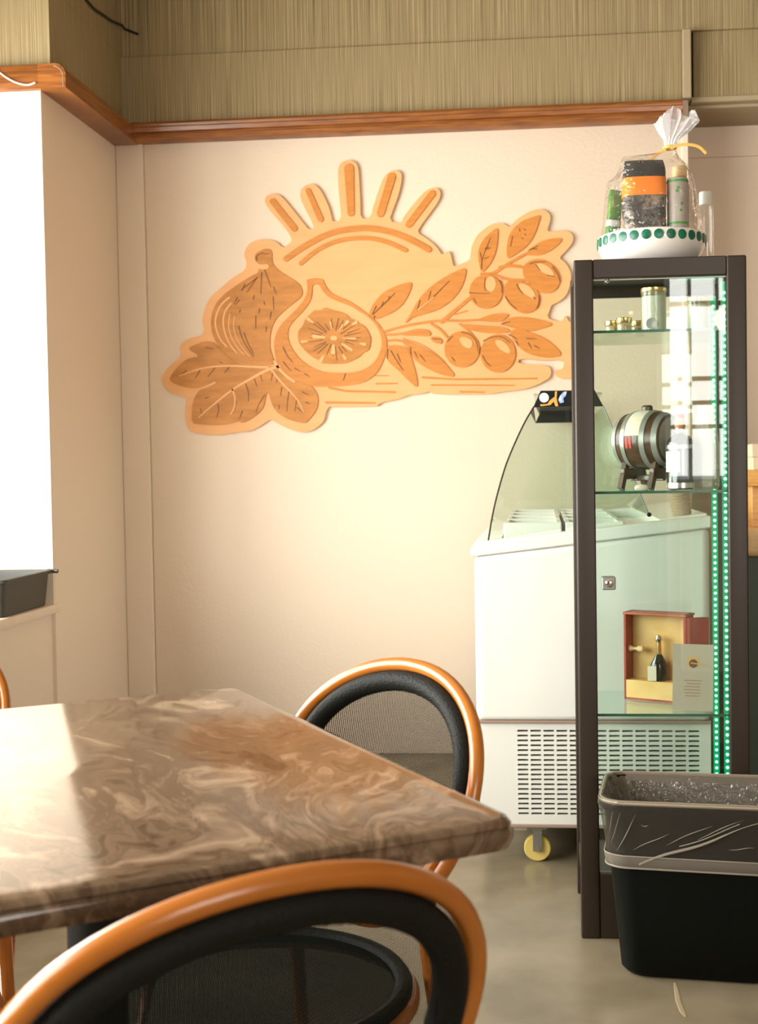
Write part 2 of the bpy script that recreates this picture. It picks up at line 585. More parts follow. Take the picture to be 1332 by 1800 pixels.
# left pier: painted below, papered above
WP = struct(MB().box(-2.6, XL, PY, YW + 0.14, 0, 3.0).build('wall_left', 'wall', smooth=False))
MB().box(-2.6, XL - 0.001, PY - 0.008, PY + 0.03, 0.62, TB + 0.01).build('window_reveal', 'wall', WP, smooth=False)
MB().box(-2.6, XL + 0.032, PY - 0.006, PY + 0.004, TT - 0.02, 3.0).build('wallpaper_front', 'paperx', WP, smooth=False)
MB().box(XL - 0.01, XL + 0.0315, PY + 0.003, YW - 0.004, TT - 0.02, 2.583).build('wallpaper_return_band', 'papery', WP, smooth=False)
MB().box(XL - 0.01, XL + 0.0310, PY + 0.003, YW - 0.004, 2.584, 3.0).build('wallpaper_return', 'papery', WP, smooth=False)

# half wall below the side window, running towards the camera, with its sill
SZ = 0.634
WH = struct(MB().box(-2.6, XL - 0.012, -3.3, PY + 0.02, 0, SZ - 0.03).build('wall_left_low', 'wall', smooth=False))
MB().box(-2.6, XL + 0.004, -3.3, PY + 0.04, SZ - 0.03, SZ, 0.004, 2).build('sill_board', 'wall', WH)

# side window, outside the picture: frame, mullions and panes
W1 = struct(MB().box(-2.26, -2.18, -1.05, -0.97, SZ, 2.3).build('window_1', 'white', smooth=False))
for y in (0.25, 1.5, 2.75, 3.86):
    MB().box(-2.26, -2.19, y - 0.025, y + 0.025, SZ, 2.3).build('mullion', 'white', W1, smooth=False)
for z in (SZ + 0.03, 2.27):
    MB().box(-2.26, -2.19, -1.0, 3.88, z - 0.03, z + 0.03).build('frame_rail', 'white', W1, smooth=False)
for y in (-0.97, 0.28, 1.53, 2.78):
    MB().box(-2.225, -2.22, y, min(y + 1.2, 3.84), SZ + 0.05, 2.25).build('pane', 'winglass', W1, smooth=False)
WN = struct(MB().box(-2.26, -2.1, -3.3, -1.05, 0, 3.0).build('wall_left_near', 'wall', smooth=False))
MB().box(-2.26, -2.1, -1.05, PY, 2.3, 3.0).build('window_header', 'wall', WN, smooth=False)
# wall behind the camera with a street window
WR = struct(MB().box(-2.6, 0.83, -3.14, -3.0, 0, 3.0).build('wall_rear', 'olive', smooth=False))
MB().box(0.83, 3.2, -3.14, -3.0, 0, 0.92).build('wall_panel', 'wall', WR, smooth=False)
MB().box(0.83, 3.2, -3.14, -3.0, 2.5, 3.0).build('wall_panel', 'wood', WR, smooth=False)
MB().box(3.2, 4.4, -3.14, -3.0, 0, 3.0).build('wall_panel', 'wall', WR, smooth=False)
W2 = struct(MB().box(0.83, 3.2, -3.05, -2.94, 0.9, 0.95).build('window_2', 'white', smooth=False))
for x in (0.85, 0.99, 1.17, 1.23, 2.0, 2.7, 3.18):
    MB().box(x - 0.012, x + 0.012, -3.05, -2.96, 0.95, 2.5).build('mullion', 'white', W2, smooth=False)
for z in (1.30, 1.46, 1.62, 2.12, 2.48):
    MB().box(0.83, 3.2, -3.045, -2.97, z - 0.014, z + 0.014).build('transom', 'wood', W2, smooth=False)
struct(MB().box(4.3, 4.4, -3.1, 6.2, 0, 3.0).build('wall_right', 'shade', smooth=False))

# service alcove right of the back wall
AY = 4.92
WA = struct(MB().box(XE - 0.1, 4.3, AY, AY + 0.1, 0, 3.0).build('wall_alcove', 'wall', smooth=False))
MB().box(XE, 4.3, AY - 0.012, AY + 0.01, 2.212, 2.33).build('header_board', 'wall', WA, smooth=False)
MB().box(XE - 0.1, XE, YW + 0.14, AY, 0, 3.0).build('return_wall', 'wall', WA, smooth=False)
MB().box(0.555, 4.3, YW + 0.012, YW + 0.05, 2.355, 2.60).build('wallpaper_fascia', 'paperx', WA, smooth=False)
MB().box(0.545, 4.3, YW + 0.004, YW + 0.05, 2.335, 2.355, 0.003, 1).build('fascia_lip', 'strip', WA)
MB().box(XE, 4.3, YW + 0.05, AY, 2.325, 2.345).build('soffit_board', 'strip', WA, smooth=False)
# painted strip that closes the wallpaper and moulding
T3 = MB().box(0.511, 0.541, YW - 0.05, YW + 0.14, TT + 0.005, 2.578, 0.003, 1).build('trim_3', 'strip')
struct(T3)
MB().box(0.507, 0.532, YW - 0.02, YW + 0.14, 0.0, TT + 0.01, 0.003, 1).build('lower_strip', 'wall', T3)

# timber moulding: profile (out, up) swept along the back wall, the pier return and the pier face
prof = [(0, 0), (0.060, 0), (0.068, 0.004), (0.068, 0.018), (0.061, 0.021), (0.061, 0.026), (0.070, 0.030), (0.073, 0.044), (0.066, 0.048),
        (0.066, 0.052), (0.069, 0.058), (0.062, 0.067), (0.052, 0.070), (0, 0.070)]
MB().prism([prof], lambda p: Vector((XL, YW - p[0], TB + p[1])), lambda p: Vector((0.508, YW - p[0], TB + p[1]))).build('trim_1', 'trim')
struct(bpy.data.objects['trim_1'])
prof2 = [(0, 0), (0.085, 0), (0.085, 0.045), (0.080, 0.060), (0.068, 0.072), (0.055, 0.076), (0, 0.076)]
T2 = MB().prism([prof2], lambda p: Vector((XL + p[0] * 1.05, PY - 0.03, TB - 0.003 + p[1])), lambda p: Vector((XL + p[0] * 1.05, YW - 0.02, TB - 0.003 + p[1]))).build('trim_2', 'trim', ang=25)
struct(T2)
MB().box(-2.6, XL + 0.001, PY - 0.03, PY + 0.02, TB - 0.003, TB + 0.073, 0.004, 2).build('front_board', 'trim', T2)
gr = [(0.078, 0.003), (0.078, 0.040), (0.072, 0.054), (0.062, 0.064), (0.05, 0.068)]
MB().tube([(XL + a * 1.05, PY - 0.0305, TB - 0.003 + b) for a, b in gr], 0.0012, 6).build('end_groove', 'rubberpink', T2)

# cords on the upper walls
pts = [(146, -10), (152, 0), (166, 16), (178, 24), (195, 36), (218, 50), (230, 55), (243, 60)]
bpts = []
for i, (x, y) in enumerate(pts):
    if x < 205:
        d = ray(x, y)
        bpts.append(CAMP + d * ((XL + 0.0375) / d.x))
    else:
        if not any(p.y > YW - 0.03 for p in bpts):
            p = onY(210, 45, YW - 0.012)
            bpts.append(Vector((XL + 0.0395, YW - 0.014, p.z)))
        bpts.append(onY(x, y, YW - 0.01))
tag(MB().tube(bpts, 0.004, 8).build('loose_cord', 'cord'), 'thin black cord hanging in the top corner above the timber moulding', 'cord')
pts = [(-12, 118), (0, 128), (15, 139), (32, 147), (50, 150), (62, 145)]
tag(MB().tube(smoothloop([tuple(onY(x, y, PY - 0.033)) for x, y in pts], 2, False), 0.0028, 8).build('pale_cord', 'whitecord'),
    'thin white cord looped across the sunlit timber moulding board', 'cord')

# added unseen low partition behind the camera, placed to shade the lower walls
struct(MB().box(0.7, 3.2, -0.95, -0.85, 0, 0.86).build('wall_added_blocker', 'wall', smooth=False))

# ------------------------------------------------------------------ carved wall panel
ZM = {'a': (270, 260, 3.6), 'b': (270, 500, 3.6), 'c': (460, 270, 3.7), 'd': (460, 460, 5.123), 'e': (640, 440, 3.505), 'g': (780, 340, 5.55), 'p': (0, 0, 1)}
YP = YW - 0.020                        # face of the plywood
mural = thing('carved_wall_panel', 'large cut-out plywood panel carved with figs, olive branches and a rising sun on the back wall', 'wall art', (-0.65, YW, 1.2))


def zz(k, pts):
    x0, y0, s = ZM[k]
    return [(x0 + x / s, y0 + y / s) for x, y in pts]


def wall2(pts, Y=YP):
    out = []
    for x, y in pts:
        p = onY(x, y, Y)
        out.append((p.x, p.z))
    return out


def plate(name, loops, material, parent, t0, t1):
    """loops in photo pixels; t0,t1: heights above the ply face (front, back)"""
    L = [wall2(l) for l in loops]
    return MB().prism(L, lambda p: Vector((p[0], YP - t0, p[1])), lambda p: Vector((p[0], YP - t1, p[1]))).build(name, material, parent, ang=30)


def ribbon(pts, w0, w1=None, cap=True):
    w1 = w0 if w1 is None else w1
    P = [Vector((x, y)) for x, y in pts]
    n = len(P)
    L, R = [], []
    for i in range(n):
        t = (P[min(i + 1, n - 1)] - P[max(i - 1, 0)]).normalized()
        nn = Vector((-t.y, t.x))
        w = (w0 + (w1 - w0) * i / (n - 1)) / 2
        L.append(P[i] + nn * w)
        R.append(P[i] - nn * w)
    e0, e1 = [], []
    if cap:
        t = (P[-1] - P[-2]).normalized()
        nn = Vector((-t.y, t.x))
        e1 = [P[-1] + (nn * math.cos(q) + t * math.sin(q)) * (w1 / 2) for q in (math.pi * k / 6 for k in range(1, 6))]
        t = (P[0] - P[1]).normalized()
        nn = Vector((-t.y, t.x))
        e0 = [P[0] + (nn * math.cos(q) + t * math.sin(q)) * (w0 / 2) for q in (math.pi * k / 6 for k in range(1, 6))]
    return [tuple(p) for p in L + e1 + list(reversed(R)) + e0]


outline = (zz('a', [(372, 930), (430, 880), (500, 820), (582, 772), (588, 725), (572, 680), (580, 640), (610, 600), (660, 580), (720, 577), (775, 592), (810, 625), (828, 632), (862, 600)])
           + zz('c', [(195, 570), (185, 530), (140, 470), (60, 380), (25, 330), (18, 295), (35, 270), (75, 260), (115, 268), (145, 295), (210, 375), (270, 450), (305, 495), (343, 488),
                      (320, 430), (262, 320), (247, 265), (262, 220), (310, 194), (350, 202), (385, 240), (432, 335), (452, 405), (458, 445), (518, 436),
                      (508, 320), (497, 200), (495, 110), (505, 70), (535, 46), (570, 40), (610, 55), (628, 90), (635, 200), (641, 330), (643, 422), (705, 424),
                      (735, 310), (775, 195), (800, 142), (840, 112), (875, 105), (905, 122), (912, 160), (892, 260), (860, 345), (826, 440), (908, 455),
                      (918, 418), (960, 360), (1040, 265), (1075, 235), (1120, 218), (1150, 228), (1165, 262), (1150, 310), (1100, 380), (1040, 460), (1008, 512),
                      (1070, 550), (1120, 590), (1150, 622), (1166, 655), (1190, 652), (1196, 636), (1222, 634), (1236, 690), (1246, 738)])
           + zz('g', [(160, 690), (238, 658), (256, 630), (265, 540), (290, 470), (330, 400), (390, 350), (450, 306), (510, 288), (570, 290), (615, 312), (637, 330), (700, 260), (790, 200), (860, 166),
                      (930, 150), (990, 165), (1030, 198), (1040, 240), (1030, 290), (1002, 375), (1100, 362), (1190, 360), (1240, 382), (1265, 430), (1250, 490), (1200, 550), (1122, 630), (1170, 660),
                      (1210, 710), (1236, 770), (1240, 830), (1220, 930), (1190, 1000), (1120, 1060), (1046, 1090), (1040, 1120), (1002, 1212)])
           + zz('e', [(1180, 436), (1222, 440), (1238, 392), (1260, 440), (1310, 470), (1310, 790), (1190, 790), (1172, 735), (1225, 735), (1232, 672), (1100, 680), (955, 665), (945, 700), (1100, 704),
                      (1140, 716), (1153, 745), (1145, 782), (1110, 806), (1060, 832), (980, 858), (840, 872), (780, 886), (430, 886), (400, 868), (370, 880), (330, 886), (275, 890), (240, 906), (190, 922),
                      (120, 932), (82, 952)])
           + zz('d', [(1050, 1302), (620, 1306)])
           + zz('b', [(1112, 772), (1090, 800), (1080, 860), (1040, 902), (990, 930), (930, 936), (860, 916), (790, 882), (737, 850), (690, 886), (640, 915), (600, 930), (530, 932), (480, 946), (400, 952),
                      (300, 946), (240, 936), (215, 906), (200, 850), (200, 770), (215, 712), (160, 700), (100, 680), (60, 640), (52, 590), (70, 550), (120, 500), (175, 460), (165, 400), (180, 366),
                      (230, 340), (305, 322), (320, 290), (306, 240), (315, 180), (340, 110)]))
plate('backing_board', [smoothloop(outline, 1)], 'ply', mural, 0.0, -0.018)
T = 0.0045
STAG = [0]


def piece(name, k, pts, material='stain', parent=mural, t=T, it=2, sm=True):
    q = zz(k, pts)
    STAG[0] += 1
    return plate(name, [smoothloop(q, it) if sm else q], material, parent, t + 0.00022 * (STAG[0] % 4), -0.001)


def lines(parent, k, segs, wd, material='line', t=T, name='carved_lines'):
    mb = MB()
    for sgm in segs:
        q = ribbon(smoothloop(zz(k, sgm), 1, False) if len(sgm) > 2 else zz(k, sgm), wd, wd * 0.55)
        mb.prism([wall2(q)], lambda p: Vector((p[0], YP - t - 0.0018, p[1])), lambda p: Vector((p[0], YP - t + 0.001, p[1])))
    o = mb.build(name, material, parent)
    o['kind'] = 'stuff'
    return o


def veins(parent, k, segs, material='ply', t=T):
    for sgm, a, b in segs:
        s_ = ZM[k][2]
        q = ribbon(smoothloop(zz(k, sgm), 2, False) if len(sgm) > 2 else zz(k, sgm), a / s_, b / s_)
        MB().prism([wall2(q)], lambda p: Vector((p[0], YP - t - 0.0021, p[1])), lambda p: Vector((p[0], YP - t + 0.001, p[1]))).build('vein', material, parent)


for a, b, w0, w1 in (((72, 312), (212, 488), 40, 42), ((302, 242), (383, 428), 34, 38), ((567, 98), (580, 388), 62, 44), ((845, 152), (772, 392), 52, 48), ((1108, 262), (957, 462), 44, 44)):
    q = ribbon(zz('c', [a, b]), w0 / 3.7, w1 / 3.7)
    plate('sun_ray', [q], 'stain', mural, T, -0.001)
for nm, pts, wd in (('sun_arc', [(160, 685), (250, 620), (360, 555), (480, 505), (620, 487), (700, 485), (800, 500), (900, 530), (1000, 575), (1085, 625)], 38),
                    ('sun_arc', [(255, 715), (340, 640), (430, 590), (520, 560), (640, 548), (740, 555), (830, 580), (935, 630)], 28)):
    plate(nm, [ribbon(smoothloop(zz('c', pts), 2, False), wd / 3.7)], 'stain', mural, T, -0.001)

# whole fig
fig = piece('whole_fig', 'b', [(640, -174), (650, -199), (700, -224), (735, -224), (752, -199), (748, -154), (760, -119), (800, -79), (860, -44), (910, -14), (935, 16), (944, 60), (925, 90), (870, 130), (800, 190), (760, 240),
                             (738, 310), (735, 390), (750, 450), (770, 505), (700, 512), (600, 508), (500, 480), (430, 420), (385, 350), (365, 280), (365, 200), (390, 130), (430, 80), (470, 45), (540, -4), (620, -54),
                             (665, -74), (668, -129), (645, -144)], 'stain2', it=1)
veins(fig, 'b', [([(480, 85), (425, 130), (393, 210), (393, 270), (420, 345), (465, 395)], 13, 10), ([(492, 122), (452, 170), (440, 240), (455, 320), (490, 390), (530, 435)], 11, 9),
                 ([(485, 190), (475, 260), (490, 330), (530, 400), (575, 445)], 7, 6), ([(515, 205), (505, 270), (530, 350), (575, 420), (610, 455)], 6, 5),
                 ([(672, -112), (692, -108), (716, -112)], 30, 30)])
lines(fig, 'b', [[(540, 265), (560, 340), (600, 410), (635, 460)], [(575, 310), (600, 380), (635, 440)], [(530, 85), (510, 125)], [(550, 160), (545, 180)], [(638, 70), (632, 98)], [(672, 155), (668, 185)],
                 [(648, 200), (648, 280)], [(745, 175), (738, 220)], [(758, 80), (762, 160)], [(700, 110), (705, 132)], [(715, 270), (712, 300)], [(545, 100), (520, 130)],
                 [(660, -44), (555, 36)], [(650, -34), (592, 51)], [(685, -74), (680, 60)], [(705, -89), (745, 21)], [(760, 16), (778, 61)], [(655, -150), (650, -180), (690, -200), (705, -190), (735, -196)],
                 [(580, 0), (560, 40)]], 1.6)
# cut fig: skin ring, seeds
ring_o = [(400, 155), (550, 150), (565, 200), (600, 260), (670, 310), (790, 355), (900, 430), (990, 500), (1060, 570), (1110, 650), (1130, 730), (1120, 820), (1085, 920), (1040, 1000), (960, 1070), (860, 1105), (740, 1120),
          (600, 1124), (470, 1128), (380, 1100), (290, 1070), (200, 1000), (142, 930), (120, 850), (110, 740), (125, 660), (170, 570), (250, 490), (340, 400), (385, 340), (410, 270), (412, 200)]
ring_i = [(455, 205), (520, 205), (545, 260), (600, 320), (690, 360), (800, 400), (880, 450), (960, 500), (1030, 570), (1070, 650), (1085, 740), (1060, 830), (1010, 910), (930, 970), (820, 1000), (700, 1003), (580, 998),
          (470, 965), (380, 910), (300, 830), (250, 740), (232, 650), (250, 580), (300, 520), (380, 440), (430, 370), (455, 300)]
skin = plate('cut_fig_skin', [smoothloop(zz('d', ring_o), 1), smoothloop(zz('d', ring_i), 1)], 'stain', mural, T, -0.001)
lines(skin, 'd', [[(195, 770), (230, 850), (280, 905)], [(195, 900), (225, 940), (262, 980)], [(390, 1010), (430, 1035)], [(755, 1010), (735, 1070)], [(300, 960), (350, 990)]], 1.6)
seeds = piece('seed_cluster', 'd', [(440, 470), (480, 435), (530, 442), (570, 412), (612, 428), (650, 440), (720, 455), (775, 485), (792, 512), (840, 525), (862, 552), (920, 575), (955, 620), (985, 690), (975, 770), (960, 800),
                                  (910, 820), (880, 860), (820, 890), (760, 915), (650, 920), (540, 915), (520, 890), (450, 855), (390, 800), (345, 750), (325, 690), (330, 620), (370, 582), (390, 520)], 'stain2', it=1)
rl, rd = [], []
for k in range(26):
    q = 2 * math.pi * k / 26 + random.uniform(-0.08, 0.08)
    ca, sa = math.cos(q) * 1.28, math.sin(q) * 0.95
    r0, r1 = random.uniform(60, 110), random.uniform(150, 215)
    rd.append([(650 + ca * r0, 690 + sa * r0), (650 + ca * r1, 690 + sa * r1)])
for q0, r0, r1, wd in ((3.25, 70, 150, 34), (1.6, 70, 135, 40), (2.0, 190, 235, 34), (3.9, 215, 265, 30), (0.25, 205, 240, 26), (5.3, 150, 185, 34), (5.55, 190, 225, 30), (0.7, 80, 170, 26), (3.0, 200, 240, 26), (1.15, 170, 210, 26), (4.55, 90, 150, 16), (0.02, 70, 160, 18), (5.2, 80, 140, 18)):
    ca, sa = math.cos(q0) * 1.2, math.sin(q0) * 0.95
    rl.append(([(650 + ca * r0, 690 + sa * r0), (650 + ca * r1, 690 + sa * r1)], wd * 0.5, wd))
veins(seeds, 'd', rl + [([(640, 690), (662, 690)], 40, 40)])
lines(seeds, 'd', rd, 1.5)
# fig leaf
leaf = piece('fig_leaf', 'b', [(98, 605), (130, 550), (185, 490), (230, 465), (297, 455), (213, 408), (255, 385), (320, 362), (375, 362), (405, 390), (450, 440), (520, 495), (600, 512), (700, 518), (770, 515), (800, 540), (880, 605), (960, 622),
                             (1020, 660), (1045, 720), (1035, 790), (990, 850), (960, 880), (900, 870), (830, 845), (770, 800), (742, 740), (732, 690), (715, 684), (708, 720), (700, 770), (670, 812), (620, 850), (560, 878), (545, 862),
                             (480, 882), (400, 890), (300, 886), (243, 878), (245, 780), (260, 710), (300, 662), (350, 640), (300, 652), (230, 657), (150, 637)], 'stain2', it=1)
veins(leaf, 'b', [([(795, 520), (720, 540), (630, 590), (500, 665), (420, 730), (340, 795), (285, 845)], 20, 5), ([(725, 527), (600, 520), (480, 515), (380, 520), (290, 535), (220, 560), (165, 580)], 14, 5),
                  ([(750, 545), (800, 610), (870, 680), (920, 740), (950, 810)], 13, 5), ([(768, 490), (790, 530), (840, 580), (890, 615)], 18, 14), ([(388, 622), (335, 648), (285, 664)], 12, 10),
                  ([(500, 665), (520, 720), (512, 790), (490, 820)], 10, 8)])
lines(leaf, 'b', [[(210, 545), (165, 582)], [(295, 545), (265, 595)], [(390, 530), (345, 585)], [(480, 525), (450, 560)], [(585, 630), (605, 690), (600, 740)], [(640, 600), (655, 645)], [(675, 565), (690, 615)],
                  [(410, 760), (415, 800), (400, 840)], [(565, 800), (545, 850)], [(705, 700), (665, 760), (650, 810)], [(755, 560), (745, 610)], [(812, 650), (805, 705)], [(858, 680), (848, 740), (845, 805)],
                  [(905, 735), (895, 800)], [(910, 780), (950, 815)], [(940, 680), (985, 700)], [(785, 590), (780, 620)], [(795, 765), (795, 790)], [(965, 745), (990, 755)], [(330, 720), (352, 712)], [(300, 785), (306, 815)],
                  [(525, 740), (512, 800), (490, 822)], [(335, 400), (380, 410)], [(420, 490), (440, 500)], [(620, 515), (622, 530)]], 1.6)
# olive branches, leaves, fruit
def stem(k, pts, wd, w1=None):
    s_ = ZM[k][2]
    return plate('branch', [ribbon(smoothloop(zz(k, pts), 2, False), wd / s_, (w1 or wd) / s_)], 'stain', mural, T - 0.0016 + 0.00012 * len(mural.children) % 0.001, -0.001)


stem('e', [(118, 503), (250, 465), (400, 440), (480, 432), (600, 435), (720, 428)], 15, 12)
stem('e', [(478, 440), (560, 372), (620, 320), (665, 285)], 24, 20)
stem('e', [(560, 395), (635, 372)], 10, 4)
stem('e', [(415, 455), (470, 488), (510, 535)], 16, 14)
stem('e', [(125, 520), (200, 520), (300, 498)], 12, 12)
stem('e', [(130, 560), (190, 552), (240, 560)], 12, 12)
stem('e', [(240, 545), (340, 575), (420, 620), (500, 690)], 8, 4)
stem('e', [(590, 455), (650, 500), (690, 560)], 14, 12)
stem('g', [(370, 788), (470, 790), (560, 730), (680, 655), (800, 592)], 34, 26)
stem('g', [(545, 722), (650, 702), (780, 722)], 30, 30)
stem('g', [(500, 800), (600, 835), (690, 850), (790, 845)], 26, 30)


def oleaf(k, pts, dark=(), mid=None, it=1):
    o = piece('olive_leaf', k, pts, it=it)
    if dark:
        lines(o, k, dark, 1.6)
    if mid:
        veins(o, k, mid)
    return o


oleaf('e', [(25, 400), (50, 340), (100, 275), (160, 235), (240, 205), (298, 195), (285, 250), (250, 320), (200, 370), (140, 400), (90, 422), (60, 425)], [[(55, 395), (120, 335), (190, 265)], [(75, 345), (50, 395)], [(118, 320), (105, 350)], [(155, 285), (150, 310)], [(65, 405), (62, 420)]])
oleaf('e', [(250, 448), (285, 395), (330, 310), (390, 240), (470, 180), (560, 130), (632, 105), (620, 180), (590, 250), (530, 320), (450, 370), (370, 395), (300, 412), (270, 440)], [[(410, 255), (395, 310)], [(345, 310), (325, 375)], [(430, 285), (525, 190)]], [([(330, 370), (430, 290)], 7, 4)])
oleaf('e', [(215, 525), (300, 485), (380, 484), (414, 510), (400, 532), (320, 526)])
oleaf('e', [(398, 532), (470, 535), (486, 578), (430, 572)], [[(425, 545), (470, 550)]])
oleaf('e', [(140, 590), (200, 583), (272, 600), (300, 690), (325, 780), (332, 855), (270, 800), (210, 740), (150, 690), (132, 650)], [[(165, 620), (200, 680), (240, 740)], [(145, 610), (143, 670)], [(205, 640), (225, 690)]])
oleaf('e', [(225, 548), (290, 568), (380, 608), (460, 658), (520, 718), (568, 783), (480, 770), (400, 735), (330, 692), (292, 650), (272, 600), (245, 580)], [[(310, 625), (330, 665)], [(345, 645), (378, 685)], [(285, 600), (290, 645)]])
oleaf('e', [(685, 434), (760, 400), (830, 387), (898, 394), (870, 422), (840, 442), (760, 440)])
oleaf('e', [(838, 448), (900, 413), (980, 410), (1080, 427), (1174, 455), (1100, 482), (1020, 502), (930, 482), (870, 466)], [[(845, 455), (900, 440)]])
oleaf('e', [(598, 455), (680, 462), (800, 469), (880, 480), (902, 507), (800, 512), (700, 504), (640, 486)], [], [([(610, 452), (740, 462), (850, 465)], 7, 5)])
oleaf('e', [(888, 502), (950, 478), (1020, 505), (1100, 535), (1170, 585), (1224, 648), (1140, 664), (1050, 652), (980, 622), (930, 570)], [[(935, 560), (950, 590)], [(1010, 570), (1030, 605)], [(1050, 590), (1080, 605)], [(1000, 545), (1060, 545)], [(890, 520), (940, 545)]])
oleaf('g', [(368, 780), (345, 700), (330, 600), (345, 520), (400, 430), (470, 370), (527, 332), (527, 440), (510, 560), (480, 640), (430, 720)], [[(365, 740), (372, 640), (455, 435)], [(355, 580), (368, 650)], [(405, 540), (440, 520)], [(400, 640), (440, 620)], [(425, 545), (460, 530)]])
oleaf('g', [(618, 645), (608, 540), (630, 420), (680, 340), (760, 270), (850, 235), (945, 208), (925, 290), (890, 390), (840, 480), (770, 550), (690, 602)], [[(670, 425), (650, 520)], [(738, 350), (742, 375)], [(780, 350), (800, 360)], [(760, 440), (775, 445)], [(790, 400), (800, 412)]])
oleaf('g', [(788, 598), (850, 530), (940, 470), (1050, 440), (1160, 434), (1130, 490), (1060, 550), (960, 602), (880, 606)], [[(830, 555), (920, 515)], [(860, 540), (910, 545)]])


def ell(cx, cy, rx, ry, n=28):
    return [(cx + rx * math.cos(2 * math.pi * k / n), cy + ry * math.sin(2 * math.pi * k / n)) for k in range(n)]


def fruit(k, pts, hi, dark=(), it=1):
    o = piece('olive_fruit', k, pts, 'stain', it=it, t=T + 0.001)
    q = smoothloop(zz(k, hi), 2)
    MB().prism([wall2(q)], lambda p: Vector((p[0], YP - T - 0.0028, p[1])), lambda p: Vector((p[0], YP - T, p[1]))).build('highlight', 'ply', o)
    if dark:
        lines(o, k, dark, 1.6, t=T + 0.001)
    return o


fruit('e', ell(602, 610, 108, 112), [(582, 535), (640, 538), (672, 570), (658, 607), (622, 600), (598, 578)], [[(600, 505), (660, 520), (695, 570), (700, 620)], [(515, 560), (545, 528)], [(540, 660), (560, 685)]])
fruit('e', ell(824, 636, 108, 118), [(803, 552), (850, 555), (895, 600), (902, 642), (850, 622), (815, 590)], [[(735, 560), (780, 535), (850, 530), (900, 570)], [(730, 650), (750, 690), (780, 715)], [(715, 600), (705, 640)]])
fruit('g', ell(410, 960, 162, 166), ell(457, 885, 50, 74), [[(250, 972), (350, 978), (450, 978)], [(405, 830), (395, 900), (405, 950)], [(545, 850), (570, 920), (560, 970)], [(290, 1030), (320, 1075)]])
fruit('g', [(578, 970), (600, 870), (680, 838), (790, 868), (885, 920), (935, 990), (932, 1095), (880, 1152), (790, 1178), (700, 1142), (630, 1082)], [(720, 882), (790, 882), (860, 930), (898, 1000), (882, 1036), (800, 992), (750, 950)], [[(600, 1010), (640, 1075), (710, 1130)], [(710, 890), (745, 955), (770, 980)], [(925, 1000), (930, 1060), (905, 1120)], [(875, 1010), (888, 1035)]])
fruit('g', [(775, 700), (860, 646), (950, 642), (1050, 690), (1112, 760), (1138, 840), (1112, 925), (1050, 972), (960, 975), (880, 930), (800, 850), (765, 780)], [(888, 688), (960, 684), (1040, 730), (1088, 812), (1010, 797), (940, 760)], [[(1060, 720), (1110, 790), (1130, 860)], [(840, 690), (900, 668), (990, 672)], [(900, 700), (940, 755)], [(1010, 800), (1080, 815)]])
for k, a, wd in (('e', [(360, 783), (560, 795), (1062, 790)], 14), ('e', [(415, 830), (925, 832)], 10), ('e', [(590, 872), (740, 874)], 10), ('e', [(75, 822), (205, 820)], 10), ('e', [(65, 772), (150, 772)], 7),
                 ('d', [(610, 1135), (760, 1165), (1200, 1175)], 22), ('d', [(580, 1268), (1020, 1272)], 20)):
    plate('ground_line', [ribbon(zz(k, a), wd / ZM[k][2], wd * 0.7 / ZM[k][2])], 'stain', mural, 0.002, -0.001)

# ------------------------------------------------------------------ display freezer (seen from its end)
FY0, FY1, FX0, FX1 = 3.295, 4.50, -0.184, 0.428
fz = thing('display_freezer', 'white ice cream display freezer with curved glass and louvred base against the back wall', 'freezer', (0.12, 3.9, 0))


def ztop(x):
    return 0.848 + (x - FX0) * 0.112


bp = [(FX0 + 0.004, 0.383), (FX1, 0.383), (FX1, ztop(FX1) - 0.03), (FX0 + 0.004, ztop(FX0) - 0.03)]
bmx = bmesh.new()
body = MB().prism([bp], lambda p: Vector((p[0], FY0, p[1])), lambda p: Vector((p[0], FY1, p[1])))
bo = body.build('body', 'white', fz)
bv = bo.modifiers.new('round', 'BEVEL')
bv.width = 0.018
bv.segments = 4
bv.limit_method = 'ANGLE'
bv.angle_limit = math.radians(60)
# rim round the glass well
rim = MB()
rp_ = [(FX0 - 0.004, ztop(FX0) - 0.032), (FX1 + 0.004, ztop(FX1) - 0.032), (FX1 + 0.004, ztop(FX1)), (FX0 + 0.03, ztop(FX0) + 0.008), (FX0 + 0.004, ztop(FX0) + 0.002), (FX0 - 0.004, ztop(FX0) - 0.01)]
rim.prism([rp_], lambda p: Vector((p[0], FY0 - 0.004, p[1])), lambda p: Vector((p[0], FY0 + 0.07, p[1])))
rim.prism([rp_], lambda p: Vector((p[0], FY1 - 0.07, p[1])), lambda p: Vector((p[0], FY1, p[1])))
for xa, xb in ((FX0 - 0.004, FX0 + 0.07), (FX1 - 0.13, FX1 + 0.004)):
    rr = [(xa, ztop(xa) - 0.032), (xb, ztop(xb) - 0.032), (xb, ztop(xb) + 0.004), (xa + 0.006, ztop(xa) + 0.004)]
    rim.prism([rr], lambda p: Vector((p[0], FY0 + 0.07, p[1])), lambda p: Vector((p[0], FY1 - 0.07, p[1])))
ro = rim.build('rim', 'white', fz)
bv = ro.modifiers.new('round', 'BEVEL')
bv.width = 0.006
bv.segments = 3
bv.limit_method = 'ANGLE'
